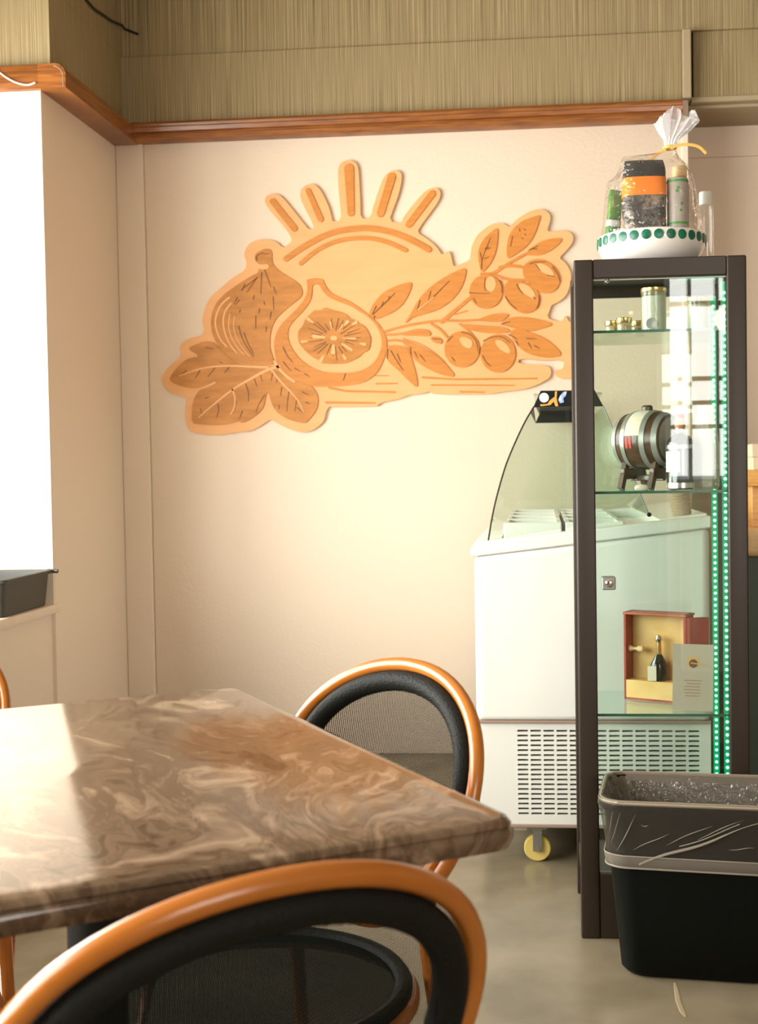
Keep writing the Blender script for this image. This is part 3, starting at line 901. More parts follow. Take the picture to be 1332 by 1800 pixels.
# louvred base panel with real slots
c0 = onY(909, 1290, FY0).x
cp = (onY(1212, 1290, FY0).x - onY(910, 1290, FY0).x) / 13
cw = cp * 0.80
ztp, zbt = 0.3555, 0.136
rp0 = (ztp - zbt) / 17.0
rh = rp0 * 0.42
xs = [FX0 + 0.012]
for k in range(14):
    xs += [c0 + k * cp, c0 + k * cp + cw]
xs.append(FX1)
zs = [0.106]
for k in range(18):
    z = zbt + k * rp0 - rh / 2
    zs += [z, z + rh]
zs.append(0.378)
gp = MB()
nx, nz = len(xs), len(zs)
vf = [Vector((x, FY0 + 0.012, z)) for z in zs for x in xs]
vb = [Vector((x, FY0 + 0.020, z)) for z in zs for x in xs]
fs = []
for j in range(nz - 1):
    for i in range(nx - 1):
        q = (j * nx + i, j * nx + i + 1, (j + 1) * nx + i + 1, (j + 1) * nx + i)
        if i % 2 == 1 and j % 2 == 1:
            for a in range(4):
                b_, c_ = q[a], q[(a + 1) % 4]
                fs.append((b_, c_, c_ + nx * nz, b_ + nx * nz))
        else:
            fs.append(q)
gp.add(vf + vb, fs)
gp.build('louvred_panel', 'white', fz, smooth=False)
MB().box(FX0 + 0.017, FX1 - 0.007, FY0 + 0.16, FY1, 0.104, 0.383).build('machine_housing', 'steel', fz, smooth=False)
MB().box(FX0 + 0.012, FX1, FY0 + 0.010, FY0 + 0.03, 0.098, 0.108, 0.002, 1).build('bottom_edge', 'rubberpink', fz)
MB().box(FX0 + 0.010, FX0 + 0.016, FY0 + 0.014, FY1, 0.100, 0.383).build('side_panel', 'white', fz, smooth=False)
MB().box(FX1 - 0.006, FX1 - 0.0005, FY0 + 0.020, FY1, 0.100, 0.383).build('side_panel', 'white', fz, smooth=False)
MB().box(FX0 + 0.016, FX1 - 0.006, FY0 + 0.021, FY0 + 0.17, 0.100, 0.105).build('base_tray', 'steel', fz, smooth=False)
MB().box(FX0 + 0.006, FX1, FY0 + 0.002, FY0 + 0.02, 0.378, 0.384, 0.001, 1).build('panel_joint', 'rubberpink', fz)
# castors
for cx_, cy_ in ((-0.024, FY0 + 0.05), (0.34, FY0 + 0.05), (-0.024, FY1 - 0.08), (0.34, FY1 - 0.08)):
    cs = MB()
    cs.box(cx_ - 0.012, cx_ + 0.012, cy_ - 0.022, cy_ - 0.018, 0.030, 0.092)
    cs.box(cx_ - 0.012, cx_ + 0.012, cy_ + 0.018, cy_ + 0.022, 0.030, 0.092)
    cs.box(cx_ - 0.024, cx_ + 0.024, cy_ - 0.026, cy_ + 0.026, 0.090, 0.100)
    c_o = cs.build('castor_fork', 'steel', fz, smooth=False)
    xf = Matrix.Translation((cx_, cy_, 0.036)) @ Matrix.Rotation(math.pi / 2, 4, 'X')
    MB().lathe([(0.012, -0.013), (0.033, -0.013), (0.036, -0.009), (0.036, 0.009), (0.033, 0.013), (0.012, 0.013)], n=28, xf=xf).build('wheel', 'yellow', c_o)
    MB().lathe([(0.007, -0.025), (0.007, 0.025)], n=12, xf=xf).build('axle_bolt', 'chrome', c_o)
MB().box(-0.085, -0.05, FY0 + 0.03, FY0 + 0.05, 0.085, 0.10, 0.003, 1).build('brake_lever', 'white2', fz)
# glazing: curved front, flat ends, sloping back, dark head rail
gc = [onY(x, y, FY0) for x, y in ((858, 950), (866, 900), (880, 845), (893, 805), (920, 745), (938, 715))]
gcurve = smoothloop([(p.x, p.z) for p in gc], 2, False)
rail = [onY(x, y, FY0) for x, y in ((937, 716), (950, 687), (1045, 686), (1060, 714))]
rail2 = [(p.x, p.z) for p in rail]
rearp = onY(1141, 906, FY0)
endpoly = gcurve + [(rail2[3][0], rail2[3][1]), (rearp.x, rearp.z)]
for y in (FY0 + 0.004, FY1 - 0.012):
    MB().prism([endpoly], lambda p: Vector((p[0], y, p[1])), lambda p: Vector((p[0], y + 0.006, p[1]))).build('end_glass', 'glass', fz, smooth=False)
cg = MB()
n_ = len(gcurve)
cg.add([Vector((x, FY0 + 0.004, z)) for x, z in gcurve] + [Vector((x, FY1 - 0.006, z)) for x, z in gcurve], [(i, i + 1, n_ + i + 1, n_ + i) for i in range(n_ - 1)])
cg.build('curved_glass', 'glass', fz)
bgm = MB()
bgm.add([Vector((rail2[3][0], FY0 + 0.004, rail2[3][1])), Vector((rearp.x, FY0 + 0.004, rearp.z)), Vector((rearp.x, FY1, rearp.z)), Vector((rail2[3][0], FY1, rail2[3][1]))], [(0, 1, 2, 3)])
bgm.build('back_glass', 'glass', fz, smooth=False)
MB().tube([(x, FY0 + 0.002, z) for x, z in gcurve], 0.0022, 6).build('glass_edge', 'frame', fz)
MB().tube([(rail2[3][0], FY0 + 0.002, rail2[3][1]), (rearp.x, FY0 + 0.002, rearp.z)], 0.002, 6).build('glass_edge', 'hoop', fz)
MB().tube([(rearp.x, FY0 + 0.0, rearp.z + 0.002), (rearp.x, FY0 + 0.006, rearp.z + 0.002)], 0.006, 10).build('hinge_pin', 'black', fz)
hr = MB().prism([rail2], lambda p: Vector((p[0], FY0 - 0.004, p[1])), lambda p: Vector((p[0], FY0 + 0.012, p[1]))).build('head_bracket', 'black', fz, smooth=False)
MB().prism([rail2], lambda p: Vector((p[0], FY1 - 0.03, p[1])), lambda p: Vector((p[0], FY1, p[1]))).build('head_bracket', 'black', fz, smooth=False)
MB().box(rail2[0][0] + 0.002, rail2[3][0] - 0.002, FY0 + 0.012, FY1 - 0.03, rail2[1][1] - 0.012, rail2[1][1] - 0.006).build('top_glass', 'glass', fz, smooth=False)


def decal(pts, material, name, y=FY0 - 0.0055):
    q = [onY(x, yy, y) for x, yy in pts]
    return MB().prism([[(p.x, p.z) for p in q]], lambda p: Vector((p[0], y, p[1])), lambda p: Vector((p[0], y + 0.002, p[1]))).build(name, material, hr, smooth=False)


decal(ell(956, 699, 8.5, 8.5, 16), 'paperwhite', 'round_sticker')
decal([(966, 704), (975, 697), (975, 688), (979, 688), (978, 700), (981, 714), (976, 714), (973, 706), (967, 712), (950, 714), (949, 711), (962, 710)], 'brightorange', 'orange_sticker')
decal([(981, 703), (984, 696), (990, 689), (996, 688), (994, 696), (990, 700), (991, 707), (984, 709)], 'blue', 'blue_sticker')
# white well with ice cream pans
MB().box(FX0 + 0.075, FX1 - 0.135, FY0 + 0.09, FY1 - 0.08, 0.70, 0.72).build('well_floor', 'white', fz, smooth=False)
for k in range(4):
    y0 = FY0 + 0.10 + k * 0.265
    for xa in (FX0 + 0.08, FX0 + 0.245):
        pn = MB()
        pn.box(xa, xa + 0.155, y0, y0 + 0.012, 0.74, 0.90, 0.003, 1)
        pn.box(xa, xa + 0.155, y0 + 0.24, y0 + 0.252, 0.74, 0.90, 0.003, 1)
        pn.box(xa + 0.0008, xa + 0.012, y0 + 0.006, y0 + 0.246, 0.741, 0.8985)
        pn.box(xa + 0.143, xa + 0.1542, y0 + 0.006, y0 + 0.246, 0.741, 0.8985)
        pn.box(xa + 0.006, xa + 0.15, y0 + 0.006, y0 + 0.246, 0.84, 0.885, 0.01, 2)
        pn.build('ice_cream_pan', 'white', fz)

# kraft cup on the freezer's back ledge
cpx = onY(1221, 905, 3.62)
xc_ = 0.36
prof_ = [(0.024, 0)]
for k in range(8):
    prof_ += [(0.025 + k * 0.0004, 0.004 + k * 0.008), (0.027 + k * 0.0004, 0.006 + k * 0.008), (0.025 + k * 0.0004, 0.009 + k * 0.008)]
tag(MB().lathe(prof_, n=20, xf=Matrix.Translation((0.372, 3.42, ztop(0.372) + 0.0038)) @ Matrix.Rotation(-math.atan(0.112), 4, 'Y')).build('ribbed_paper_cup', 'cup'), 'ribbed brown paper cup standing on the back ledge of the freezer', 'cup')

# ------------------------------------------------------------------ service counter glimpsed right of the cabinet
ct = thing('service_counter', 'wooden service counter with dark green front behind the glass cabinet', 'counter', (1.1, 3.75, 0))
MB().box(0.575, 1.7, 3.62, 4.3, 0, 0.80).build('front_panel', 'deepgreen', ct, smooth=False)
MB().box(0.557, 1.75, 3.56, 4.32, 0.79, 0.865, 0.02, 3).build('worktop', 'palewood', ct)
MB().box(0.60, 1.75, 3.70, 4.32, 0.865, 0.985, 0.002, 1).build('riser', 'wood', ct)
MB().box(0.575, 1.75, 3.62, 4.32, 0.985, 1.03, 0.004, 2).build('top_ledge', 'wood', ct)
cb = thing('flat_carton', 'flat cream carton lying on the wooden service counter ledge', 'box', (0.9, 3.9, 1.03))
MB().box(0.60, 1.2, 3.68, 4.1, 1.03, 1.075, 0.002, 1).build('carton_base', 'cream', cb)
MB().box(0.596, 1.204, 3.676, 4.104, 1.066, 1.105, 0.003, 1).build('carton_lid', 'cream', cb)

# ------------------------------------------------------------------ glass display cabinet
CX0, CX1, CY0, CY1, CH = 0.0745, 0.4445, 2.787, 3.104, 1.499
PW = 0.042
cab = thing('display_cabinet', 'tall narrow glass display cabinet with brown black frame and green light strips', 'cabinet', (0.26, 2.945, 0))
for (xa, xb) in ((CX0, CX0 + PW), (CX1 - PW, CX1)):
    MB().box(xa, xb, CY0, CY0 + 0.028, 0.0, CH, 0.004, 3).build('post', 'frame', cab)
for (xa, xb) in ((CX0, CX0 + PW - 0.006), (CX1 - PW + 0.006, CX1)):
    MB().box(xa, xb, CY1 - 0.022, CY1, 0.0, CH, 0.003, 2).build('post', 'frame', cab)
MB().box(CX0 + PW, CX1 - PW, CY0 + 0.002, CY0 + 0.026, CH - 0.041, CH, 0.002, 1).build('top_rail', 'frame', cab)
MB().box(CX0 + 0.002, CX1 - 0.002, CY0 + 0.02, CY1, CH - 0.020, CH - 0.001, 0.002, 1).build('top_panel', 'frame', cab)
MB().box(CX0 + PW, CX1 - PW, CY0 + 0.002, CY0 + 0.026, 0.0, 0.145, 0.002, 1).build('bottom_rail', 'frame', cab)
MB().box(CX0 + 0.004, CX1 - 0.004, CY0 + 0.02, CY1 - 0.002, 0.10, 0.13, 0.002, 1).build('bottom_panel', 'frame', cab)
MB().box(CX0 + PW - 0.006, CX1 - PW + 0.006, CY1 - 0.02, CY1 - 0.002, CH - 0.045, CH, 0.002, 1).build('back_rail', 'frame', cab)
dr = MB().box(CX0 + PW + 0.002, CX1 - PW - 0.002, CY0 + 0.010, CY0 + 0.015, 0.148, CH - 0.045).build('door', 'glass', cab, smooth=False)
lk = MB().box(0.128, 0.158, CY0 - 0.004, CY0 + 0.02, 0.777, 0.806, 0.002, 1).build('lock_plate', 'steel', dr)
MB().lathe([(0.009, 0), (0.009, 0.004), (0.006, 0.006), (0.0, 0.006)], n=18, xf=Matrix.Translation((0.144, CY0 - 0.004, 0.792)) @ Matrix.Rotation(math.pi / 2, 4, 'X')).build('lock_cylinder', 'chrome', dr)
MB().lathe([(0.0, -0.005), (0.005, -0.003), (0.006, 0), (0.004, 0.004), (0, 0.005)], (0.147, CY0 + 0.008, CH - 0.047), 14).build('hinge_knob', 'chrome', dr)
MB().tube([(CX0 + PW, CY0 + 0.010, CH - 0.044), (CX1 - PW, CY0 + 0.010, CH - 0.044)], 0.0014, 6).build('door_top_edge', 'hoop', dr)
for x in (CX0 + 0.006, CX1 - 0.010):
    MB().box(x, x + 0.004, CY0 + 0.028, CY1 - 0.022, 0.02, CH - 0.02).build('side_glass', 'glass', cab, smooth=False)
MB().box(CX0 + 0.036, CX1 - 0.036, CY1 - 0.012, CY1 - 0.008, 0.13, CH - 0.045).build('back_glass', 'glass', cab, smooth=False)
SH = [1.346, 0.993, 0.500]
for z in SH:
    s_ = MB().box(CX0 + 0.012, CX1 - 0.012, CY0 + 0.018, CY1 - 0.014, z - 0.006, z).build('shelf', 'shelfglass', cab, smooth=False)
    MB().box(CX0 + PW, CX1 - PW + 0.004, CY0 + 0.0165, CY0 + 0.0182, z - 0.006, z - 0.0002).build('shelf_edge', 'glassedge', s_, smooth=False)
# two light strips with single diodes
dm = None
for (xx, yy, nx_) in ((0.4015, 2.826, 0), (0.410, 3.066, 0)):
    st = MB().box(xx - 0.007, xx + 0.007, yy - 0.0006, yy + 0.0006, 0.15, CH - 0.05).build('light_strip', 'ledstrip', cab, smooth=False)
    pitch = 0.01455
    n_ = int((CH - 0.05 - 0.155) / pitch)
    for k in range(n_):
        if dm is None:
            d0 = MB().lathe([(0.0034, 0), (0.0034, 0.0008), (0.0022, 0.0018), (0, 0.002)], n=10, xf=Matrix.Rotation(math.pi / 2, 4, 'X')).build('diode', 'led', st)
            dm = d0.data
        else:
            d0 = bpy.data.objects.new('diode', dm)
            COL.objects.link(d0)
            d0.parent = st
        d0.location = Vector((xx, yy - 0.0006, 0.158 + k * pitch))
MB().box(0.30, 0.385, CY0 + 0.03, CY0 + 0.045, CH - 0.044, CH - 0.040).build('light_strip', 'ledstrip', cab, smooth=False)

# --- top shelf: little jars, storage jars
for i, (px, yj, r, h, lab) in enumerate(((1075, 2.93, 0.0145, 0.034, 'small gold-lidded preserve jar at the post end of the top shelf'), (1097, 2.90, 0.0165, 0.037, 'small gold-lidded preserve jar in the middle of three on the top shelf'), (1121, 2.97, 0.0150, 0.037, 'small gold-lidded preserve jar touching the tall storage jar'))):
    x = onY(px, 570, yj).x
    z = SH[0]
    j = thing('preserve_jar', lab, 'jar', (x, yj, z), 'preserve jars on the top shelf')
    MB().lathe([(r * 0.9, 0.0005), (r, 0.003), (r, h * 0.62), (r * 0.92, h * 0.70)], (x, yj, z), 20).build('jar_body', 'jarglass', j)
    MB().lathe([(r * 0.85, 0.002), (r * 0.93, 0.004), (r * 0.93, h * 0.58)], (x, yj, z), 16).build('contents', 'jarfill', j)
    MB().lathe([(r * 1.05, h * 0.68), (r * 1.08, h * 0.70), (r * 1.08, h * 0.97), (r * 1.0, h)], (x, yj, z), 22).build('lid', 'gold', j)
for px, yj, r, h, lab in ((1149, 2.88, 0.028, 0.100, 'tall clear storage jar with gold lid beside the small preserve jars'), (1226, 2.95, 0.024, 0.085, 'clear storage jar standing alone near the light strips')):
    x = onY(px, 560, yj).x
    z = SH[0]
    j = thing('storage_jar', lab, 'jar', (x, yj, z))
    MB().lathe([(r * 0.9, 0.0005), (r, 0.004), (r, h * 0.90)], (x, yj, z), 26).build('jar_body', 'jarglass', j)
    MB().lathe([(r * 0.85, 0.003), (r * 0.94, 0.005), (r * 0.94, h * 0.80)], (x, yj, z), 20).build('contents', 'grain', j)
    MB().lathe([(r * 1.02, h * 0.90), (r * 1.04, h * 0.91), (r * 1.04, h * 0.985), (r * 0.95, h)], (x, yj, z), 26).build('lid', 'gold', j)
    if px < 1200:
        MB().lathe([(0.0, 0.0), (0.012, 0.0), (0.012, 0.002), (0, 0.003)], n=18, xf=Matrix.Translation((x - 0.008, yj - r, z + 0.018)) @ Matrix.Rotation(math.pi / 2, 4, 'X')).build('round_label', 'hoop', j)

# --- middle shelf: barrel, bottle, wrapped bottle, tag
bx, by, bz = onY(1138, 776, 2.95).x, 2.952, SH[1] + 0.114
br = thing('oak_barrel', 'miniature dark oak barrel with metal hoops lying on a wooden cradle', 'barrel', (bx, by, SH[1]))
BX = Matrix.Translation((bx, by, bz)) @ Matrix.Rotation(math.radians(-38), 4, 'Z') @ Matrix.Rotation(math.pi / 2, 4, 'Y')


def brad(t):
    return 0.0685 - 0.013 * (t / 0.062) ** 2


pr = [(0.0, -0.058), (0.050, -0.058), (0.050, -0.062)] + [(brad(-0.062 + 0.124 * k / 14), -0.062 + 0.124 * k / 14) for k in range(15)] + [(0.050, 0.062), (0.050, 0.058), (0.0, 0.058)]
MB().lathe(pr, n=36, xf=BX).build('cask', 'barrel', br)
for t in (-0.054, -0.026, 0.026, 0.054):
    MB().lathe([(brad(t - 0.006) + 0.0002, t - 0.006), (brad(t - 0.006) + 0.0018, t - 0.006), (brad(t + 0.006) + 0.0018, t + 0.006), (brad(t + 0.006) + 0.0002, t + 0.006)], n=36, xf=BX).build('hoop', 'hoop', br)


def blabel(a0, a1, t0, t1, up, name, material):
    return MB().lathe([(brad(t0 + (t1 - t0) * k / 4) + up, t0 + (t1 - t0) * k / 4) for k in range(5)], n=10, xf=BX, a0=a0, a1=a1).build(name, material, br)


blabel(math.radians(192), math.radians(262), -0.0195, 0.0195, 0.0008, 'paper_label', 'label')
for t in (-0.012, -0.002):
    blabel(math.radians(264), math.radians(286), t - 0.004, t + 0.003, 0.001, 'red_letter', 'red')
MB().lathe([(0.013, 0.064), (0.013, 0.076), (0.010, 0.080), (0, 0.080)], n=16, xf=Matrix.Translation((bx, by, bz))).build('bung', 'barrel', br)
CM = Matrix.Translation((bx, by, SH[1] + 0.0022)) @ Matrix.Rotation(math.radians(-38), 4, 'Z')
cr = MB()
for s_ in (-1, 1):
    for t_ in (-1, 1):
        bm = bmesh.new()
        bmesh.ops.create_cube(bm, size=1)
        bmesh.ops.scale(bm, vec=(0.012, 0.014, 0.066), verts=bm.verts)
        cr.bm(bm, CM @ Matrix.Translation((s_ * 0.040, t_ * 0.040, 0.031)) @ Matrix.Rotation(t_ * 0.35, 4, 'X'))
    cr.box(s_ * 0.040 - 0.006, s_ * 0.040 + 0.006, -0.045, 0.045, 0.022, 0.048, 0.002, 1, xf=CM)
cr.box(-0.046, 0.046, -0.006, 0.006, 0.018, 0.032, 0.002, 1, xf=CM)
cr.build('cradle', 'barrel', br)
tx = onY(1127, 852, 2.85)
tag(MB().lathe([(0, 0.0), (0.012, 0.001), (0.014, 0.006), (0.010, 0.012), (0, 0.014)], (tx.x, 2.85, SH[1]), 18, sx=1.15, sy=0.6).build('porcelain_spoon_rest', 'label'), 'small cream porcelain piece lying before the barrel cradle', 'ornament')

x = onY(1196, 858, 2.865).x
vb = thing('dark_bottle', 'dark glass bottle with cream label and orange capsule beside the barrel', 'bottle', (x, 2.865, SH[1]))
c_ = (x, 2.865, SH[1])
MB().lathe([(0.026, 0.0005), (0.0305, 0.004), (0.0310, 0.010), (0.0310, 0.100), (0.029, 0.110), (0.022, 0.119), (0.0125, 0.124), (0.0105, 0.130), (0.0105, 0.150)], c_, 30).build('glass_body', 'bottle', vb)
for z0, z1 in ((0.004, 0.016), (0.092, 0.100)):
    MB().lathe([(0.0308, z0), (0.0316, z0), (0.0316, z1), (0.0308, z1)], c_, 30).build('silver_band', 'silver', vb)
MB().lathe([(0.0315, 0.040), (0.0315, 0.086)], c_, 14, a0=math.radians(178), a1=math.radians(262)).build('paper_label', 'label', vb)
MB().lathe([(0.0108, 0.124), (0.0120, 0.126), (0.0120, 0.138), (0.0108, 0.140)], c_, 20).build('silver_collar', 'silver', vb)
MB().lathe([(0.0112, 0.138), (0.0120, 0.140), (0.0105, 0.166), (0.0, 0.168)], c_, 20).build('capsule', 'capsule', vb)
MB().lathe([(0.0112, 0.160), (0.0113, 0.166), (0.009, 0.1695), (0.0, 0.170)], c_, 20).build('capsule_top', 'red', vb)

x = onY(1250, 858, 2.90).x
wb = thing('wrapped_bottle', 'bottle shaped gift in crinkled pearly film next to the light strips', 'gift', (x - 0.012, 2.90, SH[1]))
MB().lathe([(0.026, 0.0005), (0.029, 0.006), (0.030, 0.05), (0.029, 0.10), (0.027, 0.135), (0.022, 0.155), (0.017, 0.170), (0.020, 0.188), (0.012, 0.184)], (x - 0.012, 2.90, SH[1]), 26, wob=0.10, seed=3.1).build('crinkled_film', 'wrapfoil', wb, ang=15)
MB().lathe([(0.020, 0.002), (0.021, 0.006), (0.021, 0.10), (0.010, 0.125), (0.008, 0.150)], (x - 0.012, 2.90, SH[1]), 20).build('bottle_inside', 'cup', wb)
MB().lathe([(0.0300, 0.046), (0.0308, 0.047), (0.0300, 0.048)], (x - 0.012, 2.90, SH[1]), 26).build('film_band', 'paperwhite', wb)

# --- lower shelf: open presentation box, flask, card
RB = math.radians(-27)
lf = onY(1097, 1200, 2.985)
box = thing('presentation_box', 'open red lacquered presentation box with golden lining and hinged side door', 'box', (lf.x, 2.985, SH[2]), local=True)
box.rotation_euler = (0, 0, RB)
W_, Hh, D_ = 0.152, 0.205, 0.052
q = MB()
q.box(0, 0.005, 0, D_, 0, Hh)
q.box(0, W_, D_ - 0.005, D_, 0, Hh)
q.box(0, W_, 0, D_, 0, 0.004)
q.box(W_ - 0.005, W_, 0, D_, 0, Hh)
q.build('carcass', 'boxred', box, smooth=False)
MB().box(-0.002, W_ + 0.002, -0.002, D_ + 0.004, Hh - 0.005, Hh, 0.001, 1).build('top_board', 'boxredtop', box)
MB().box(0.006, W_ - 0.006, D_ - 0.012, D_ - 0.005, 0.004, Hh - 0.006).build('back_lining', 'boxgold', box, smooth=False)
MB().box(0.0005, W_ - 0.002, 0.000, D_ - 0.012, 0.004, 0.046, 0.001, 1).build('plinth_block', 'boxgold', box)
pg = MB()
xfp = Matrix.Translation((0.005, 0.018, 0.118)) @ Matrix.Rotation(math.pi / 2, 4, 'Y')
pg.lathe([(0.006, 0.0), (0.0075, 0.003), (0.006, 0.008), (0.004, 0.011), (0.004, 0.020), (0.007, 0.023), (0.0078, 0.030), (0.006, 0.036), (0, 0.037)], n=14, xf=xfp)
pg.build('wooden_peg', 'palewood', box)
dq = thing('tmp', 'x', 'x') if False else None
DX = Matrix.Translation((W_, 0, 0)) @ Matrix.Rotation(math.radians(38), 4, 'Z')
dd = MB().box(0, 0.055, 0, 0.006, 0.004, Hh - 0.006, xf=DX).build('side_door', 'boxred', box, smooth=False)
MB().box(0.004, 0.010, -0.001, 0.002, 0.006, Hh - 0.008, xf=DX).build('door_moulding', 'boxredtop', dd, smooth=False)
MB().box(0.046, 0.053, -0.006, 0.0, 0.095, 0.115, 0.002, 1, xf=DX).build('door_catch', 'rubberpink', dd)

ux = Vector((math.cos(RB), math.sin(RB), 0))
uy = Vector((-math.sin(RB), math.cos(RB), 0))
fp = Vector((lf.x, 2.985, SH[2])) + ux * 0.079 + uy * 0.020 + Vector((0, 0, 0.046))
fk = thing('dark_flask', 'small dark pear-shaped flask with silver ball stopper inside the red box', 'bottle', tuple(fp))
MB().lathe([(0.016, 0.0), (0.020, 0.003), (0.0215, 0.018), (0.021, 0.032), (0.016, 0.046), (0.009, 0.058), (0.006, 0.064)], tuple(fp), 26, sy=0.72).build('flask_body', 'bottle', fk)
MB().lathe([(0.0065, 0.062), (0.0068, 0.066), (0.006, 0.090), (0.0, 0.092)], tuple(fp), 18).build('neck_foil', 'gold', fk)
MB().lathe([(0.0, 0.088), (0.006, 0.0905), (0.0092, 0.098), (0.006, 0.1055), (0.0, 0.108)], tuple(fp), 18).build('ball_stopper', 'chrome', fk)
MB().box(fp.x - 0.0235, fp.x - 0.0035, fp.y - 0.0185, fp.y - 0.0175, fp.z + 0.002, fp.z + 0.036, xf=Matrix.Translation(fp) @ Matrix.Rotation(-0.25, 4, 'Z') @ Matrix.Translation(-fp)).build('paper_label', 'label', fk, smooth=False)

c0_ = onY(1217, 1243, 2.838)
cd = thing('printed_card', 'upright cream card with round emblem and rows of small print', 'card', (c0_.x, 2.838, SH[2]), local=True)
cd.rotation_euler = (math.radians(-8), math.radians(1.5), math.radians(-4))
MB().box(-0.0445, 0.0445, 0, 0.0012, 0.0, 0.148).build('card_sheet', 'card', cd, smooth=False)
YR = Matrix.Rotation(math.pi / 2, 4, 'X')
MB().lathe([(0.0, 0), (0.0135, 0), (0.0135, 0.0004), (0, 0.0004)], n=22, xf=Matrix.Translation((0.0, -0.0002, 0.108)) @ YR).build('emblem_ring', 'emblemgold', cd, smooth=False)
MB().lathe([(0.0, 0), (0.0095, 0), (0.0095, 0.0004), (0, 0.0004)], n=22, xf=Matrix.Translation((0.0005, -0.0006, 0.105)) @ YR).build('emblem_disc', 'emblem', cd, smooth=False)
MB().box(-0.018, 0.018, -0.0014, -0.001, 0.1035, 0.106, xf=Matrix.Rotation(0.12, 4, 'Y')).build('emblem_bar', 'emblemgold', cd, smooth=False)
for k, (a, b) in enumerate(((-0.020, 0.020), (-0.013, 0.017), (-0.018, 0.016), (-0.020, 0.017), (-0.018, 0.017), (-0.016, 0.015))):
    MB().box(a, b, -0.0006, 0.0002, 0.066 - k * 0.0068, 0.0682 - k * 0.0068).build('print_line', 'ink', cd, smooth=False)

# ------------------------------------------------------------------ gift basket on the cabinet
GX, GY, GZ = 0.256, 2.945, CH
bowl = thing('ceramic_bowl', 'white ceramic bowl with a row of green dots on top of the glass cabinet', 'bowl', (GX, GY, GZ))
bprof = [(0.070, 0.0), (0.078, 0.003), (0.098, 0.014), (0.114, 0.030), (0.1215, 0.048), (0.1225, 0.060), (0.1200, 0.072), (0.1165, 0.074), (0.116, 0.060), (0.105, 0.030), (0.08, 0.010), (0, 0.008)]
MB().lathe(bprof, (GX, GY, GZ), 48).build('bowl_body', 'ceramic', bowl)
for k in range(28):
    q = 2 * math.pi * k / 28 + 0.05
    xf = Matrix.Translation((GX + 0.1222 * math.cos(q), GY + 0.1222 * math.sin(q), GZ + 0.058)) @ Matrix.Rotation(q, 4, 'Z') @ Matrix.Rotation(math.pi / 2, 4, 'Y')
    MB().lathe([(0.0, -0.002), (0.0112, -0.002), (0.0108, 0.0008), (0.006, 0.0018), (0, 0.002)], n=16, xf=xf).build('glazed_dot', 'greendot', bowl)


def pouch(cx, cy, z0, w, d, h, zbands, parent, rot=0.0, lean=0.0, wob=0.05, seed=0.0):
    """pillow-shaped packet, split in bands of height with their own material"""
    xf = Matrix.Translation((cx, cy, z0)) @ Matrix.Rotation(rot, 4, 'Z') @ Matrix.Rotation(lean, 4, 'Y')
    for (nm, mt, a, b, grow) in zbands:
        mb = MB()
        rings = 8
        n = 32
        vs, fs = [], []
        for i in range(rings + 1):
            t = a + (b - a) * i / rings
            k = max(0.0, 1 - abs(2 * t - 1) ** 5)
            for j in range(n):
                q = 2 * math.pi * j / n
                cq, sq = math.cos(q), math.sin(q)
                ex = 0.55
                px = math.copysign(abs(cq) ** ex, cq) * (w / 2 + grow) * (0.90 + 0.10 * k)
                py = math.copysign(abs(sq) ** ex, sq) * (d / 2 + grow) * (0.35 + 0.65 * k)
                nz_ = 1 + wob * mn.noise(Vector((px * 40 + seed, py * 40, t * 6)))
                vs.append(xf @ Vector((px * nz_, py * nz_, t * h)))
        for i in range(rings):
            for j in range(n):
                l = (j + 1) % n
                fs.append((i * n + j, i * n + l, (i + 1) * n + l, (i + 1) * n + j))
        fs.append(tuple(reversed(range(n))))
        fs.append(tuple(rings * n + j for j in range(n)))
        mb.add(vs, fs)
        mb.build(nm, mt, parent)


px_ = onY(1134, 340, 2.91).x - 0.003
pc = thing('dark_pouch', 'bulging black pouch with bright orange label inside the cellophane', 'packet', (px_, 2.905, GZ + 0.03))
pouch(px_, 2.905, GZ + 0.03, 0.097, 0.072, 0.205, [('lower_print', 'pouch', 0.0, 0.60, 0.0), ('orange_label', 'orange', 0.60, 0.80, 0.0012), ('black_top', 'pouchtop', 0.80, 1.0, 0.0)], pc, wob=0.05, seed=2.0)
px_ = onY(1193, 350, 2.90).x + (-0.003)
cn = thing('food_can', 'pale grey food can with thin green rims inside the cellophane', 'can', (px_, 2.90, GZ + 0.03))
MB().lathe([(0.0225, 0), (0.0235, 0.003), (0.0235, 0.158), (0.0225, 0.162), (0.0205, 0.162), (0.0205, 0.158), (0, 0.158)], (px_, 2.90, GZ + 0.03), 28).build('can_body', 'cantin', cn)
for z0 in (0.058, 0.152):
    MB().lathe([(0.0236, z0), (0.0243, z0), (0.0243, z0 + 0.005), (0.0236, z0 + 0.005)], (px_, 2.90, GZ + 0.03), 28).build('green_rim', 'greenink', cn)
for dz, a in ((0.135, 4.55), (0.128, 4.45), (0.10, 4.9), (0.085, 4.8)):
    MB().lathe([(0.0238, dz), (0.0238, dz + 0.006)], (px_, 2.90, GZ + 0.03), 3, a0=a, a1=a + 0.25).build('printed_mark', 'greenink', cn)
px_ = onY(1073, 390, 2.966).x
gpk = thing('green_packet', 'slim green and white packet leaning inside the cellophane', 'packet', (px_, 2.966, GZ + 0.045))
pouch(px_, 2.966, GZ + 0.045, 0.032, 0.024, 0.142, [('lower_print', 'greenpack', 0.0, 0.40, 0.0), ('white_field', 'whitepack', 0.40, 0.50, 0.0005), ('green_top', 'greenpack', 0.50, 1.0, 0.0)], gpk, rot=0.3, lean=0.10, wob=0.04, seed=5)
px_ = GX + 0.070
tn = thing('tan_jar', 'tan capped jar behind the grey can inside the cellophane', 'jar', (px_, 2.99, GZ + 0.045))
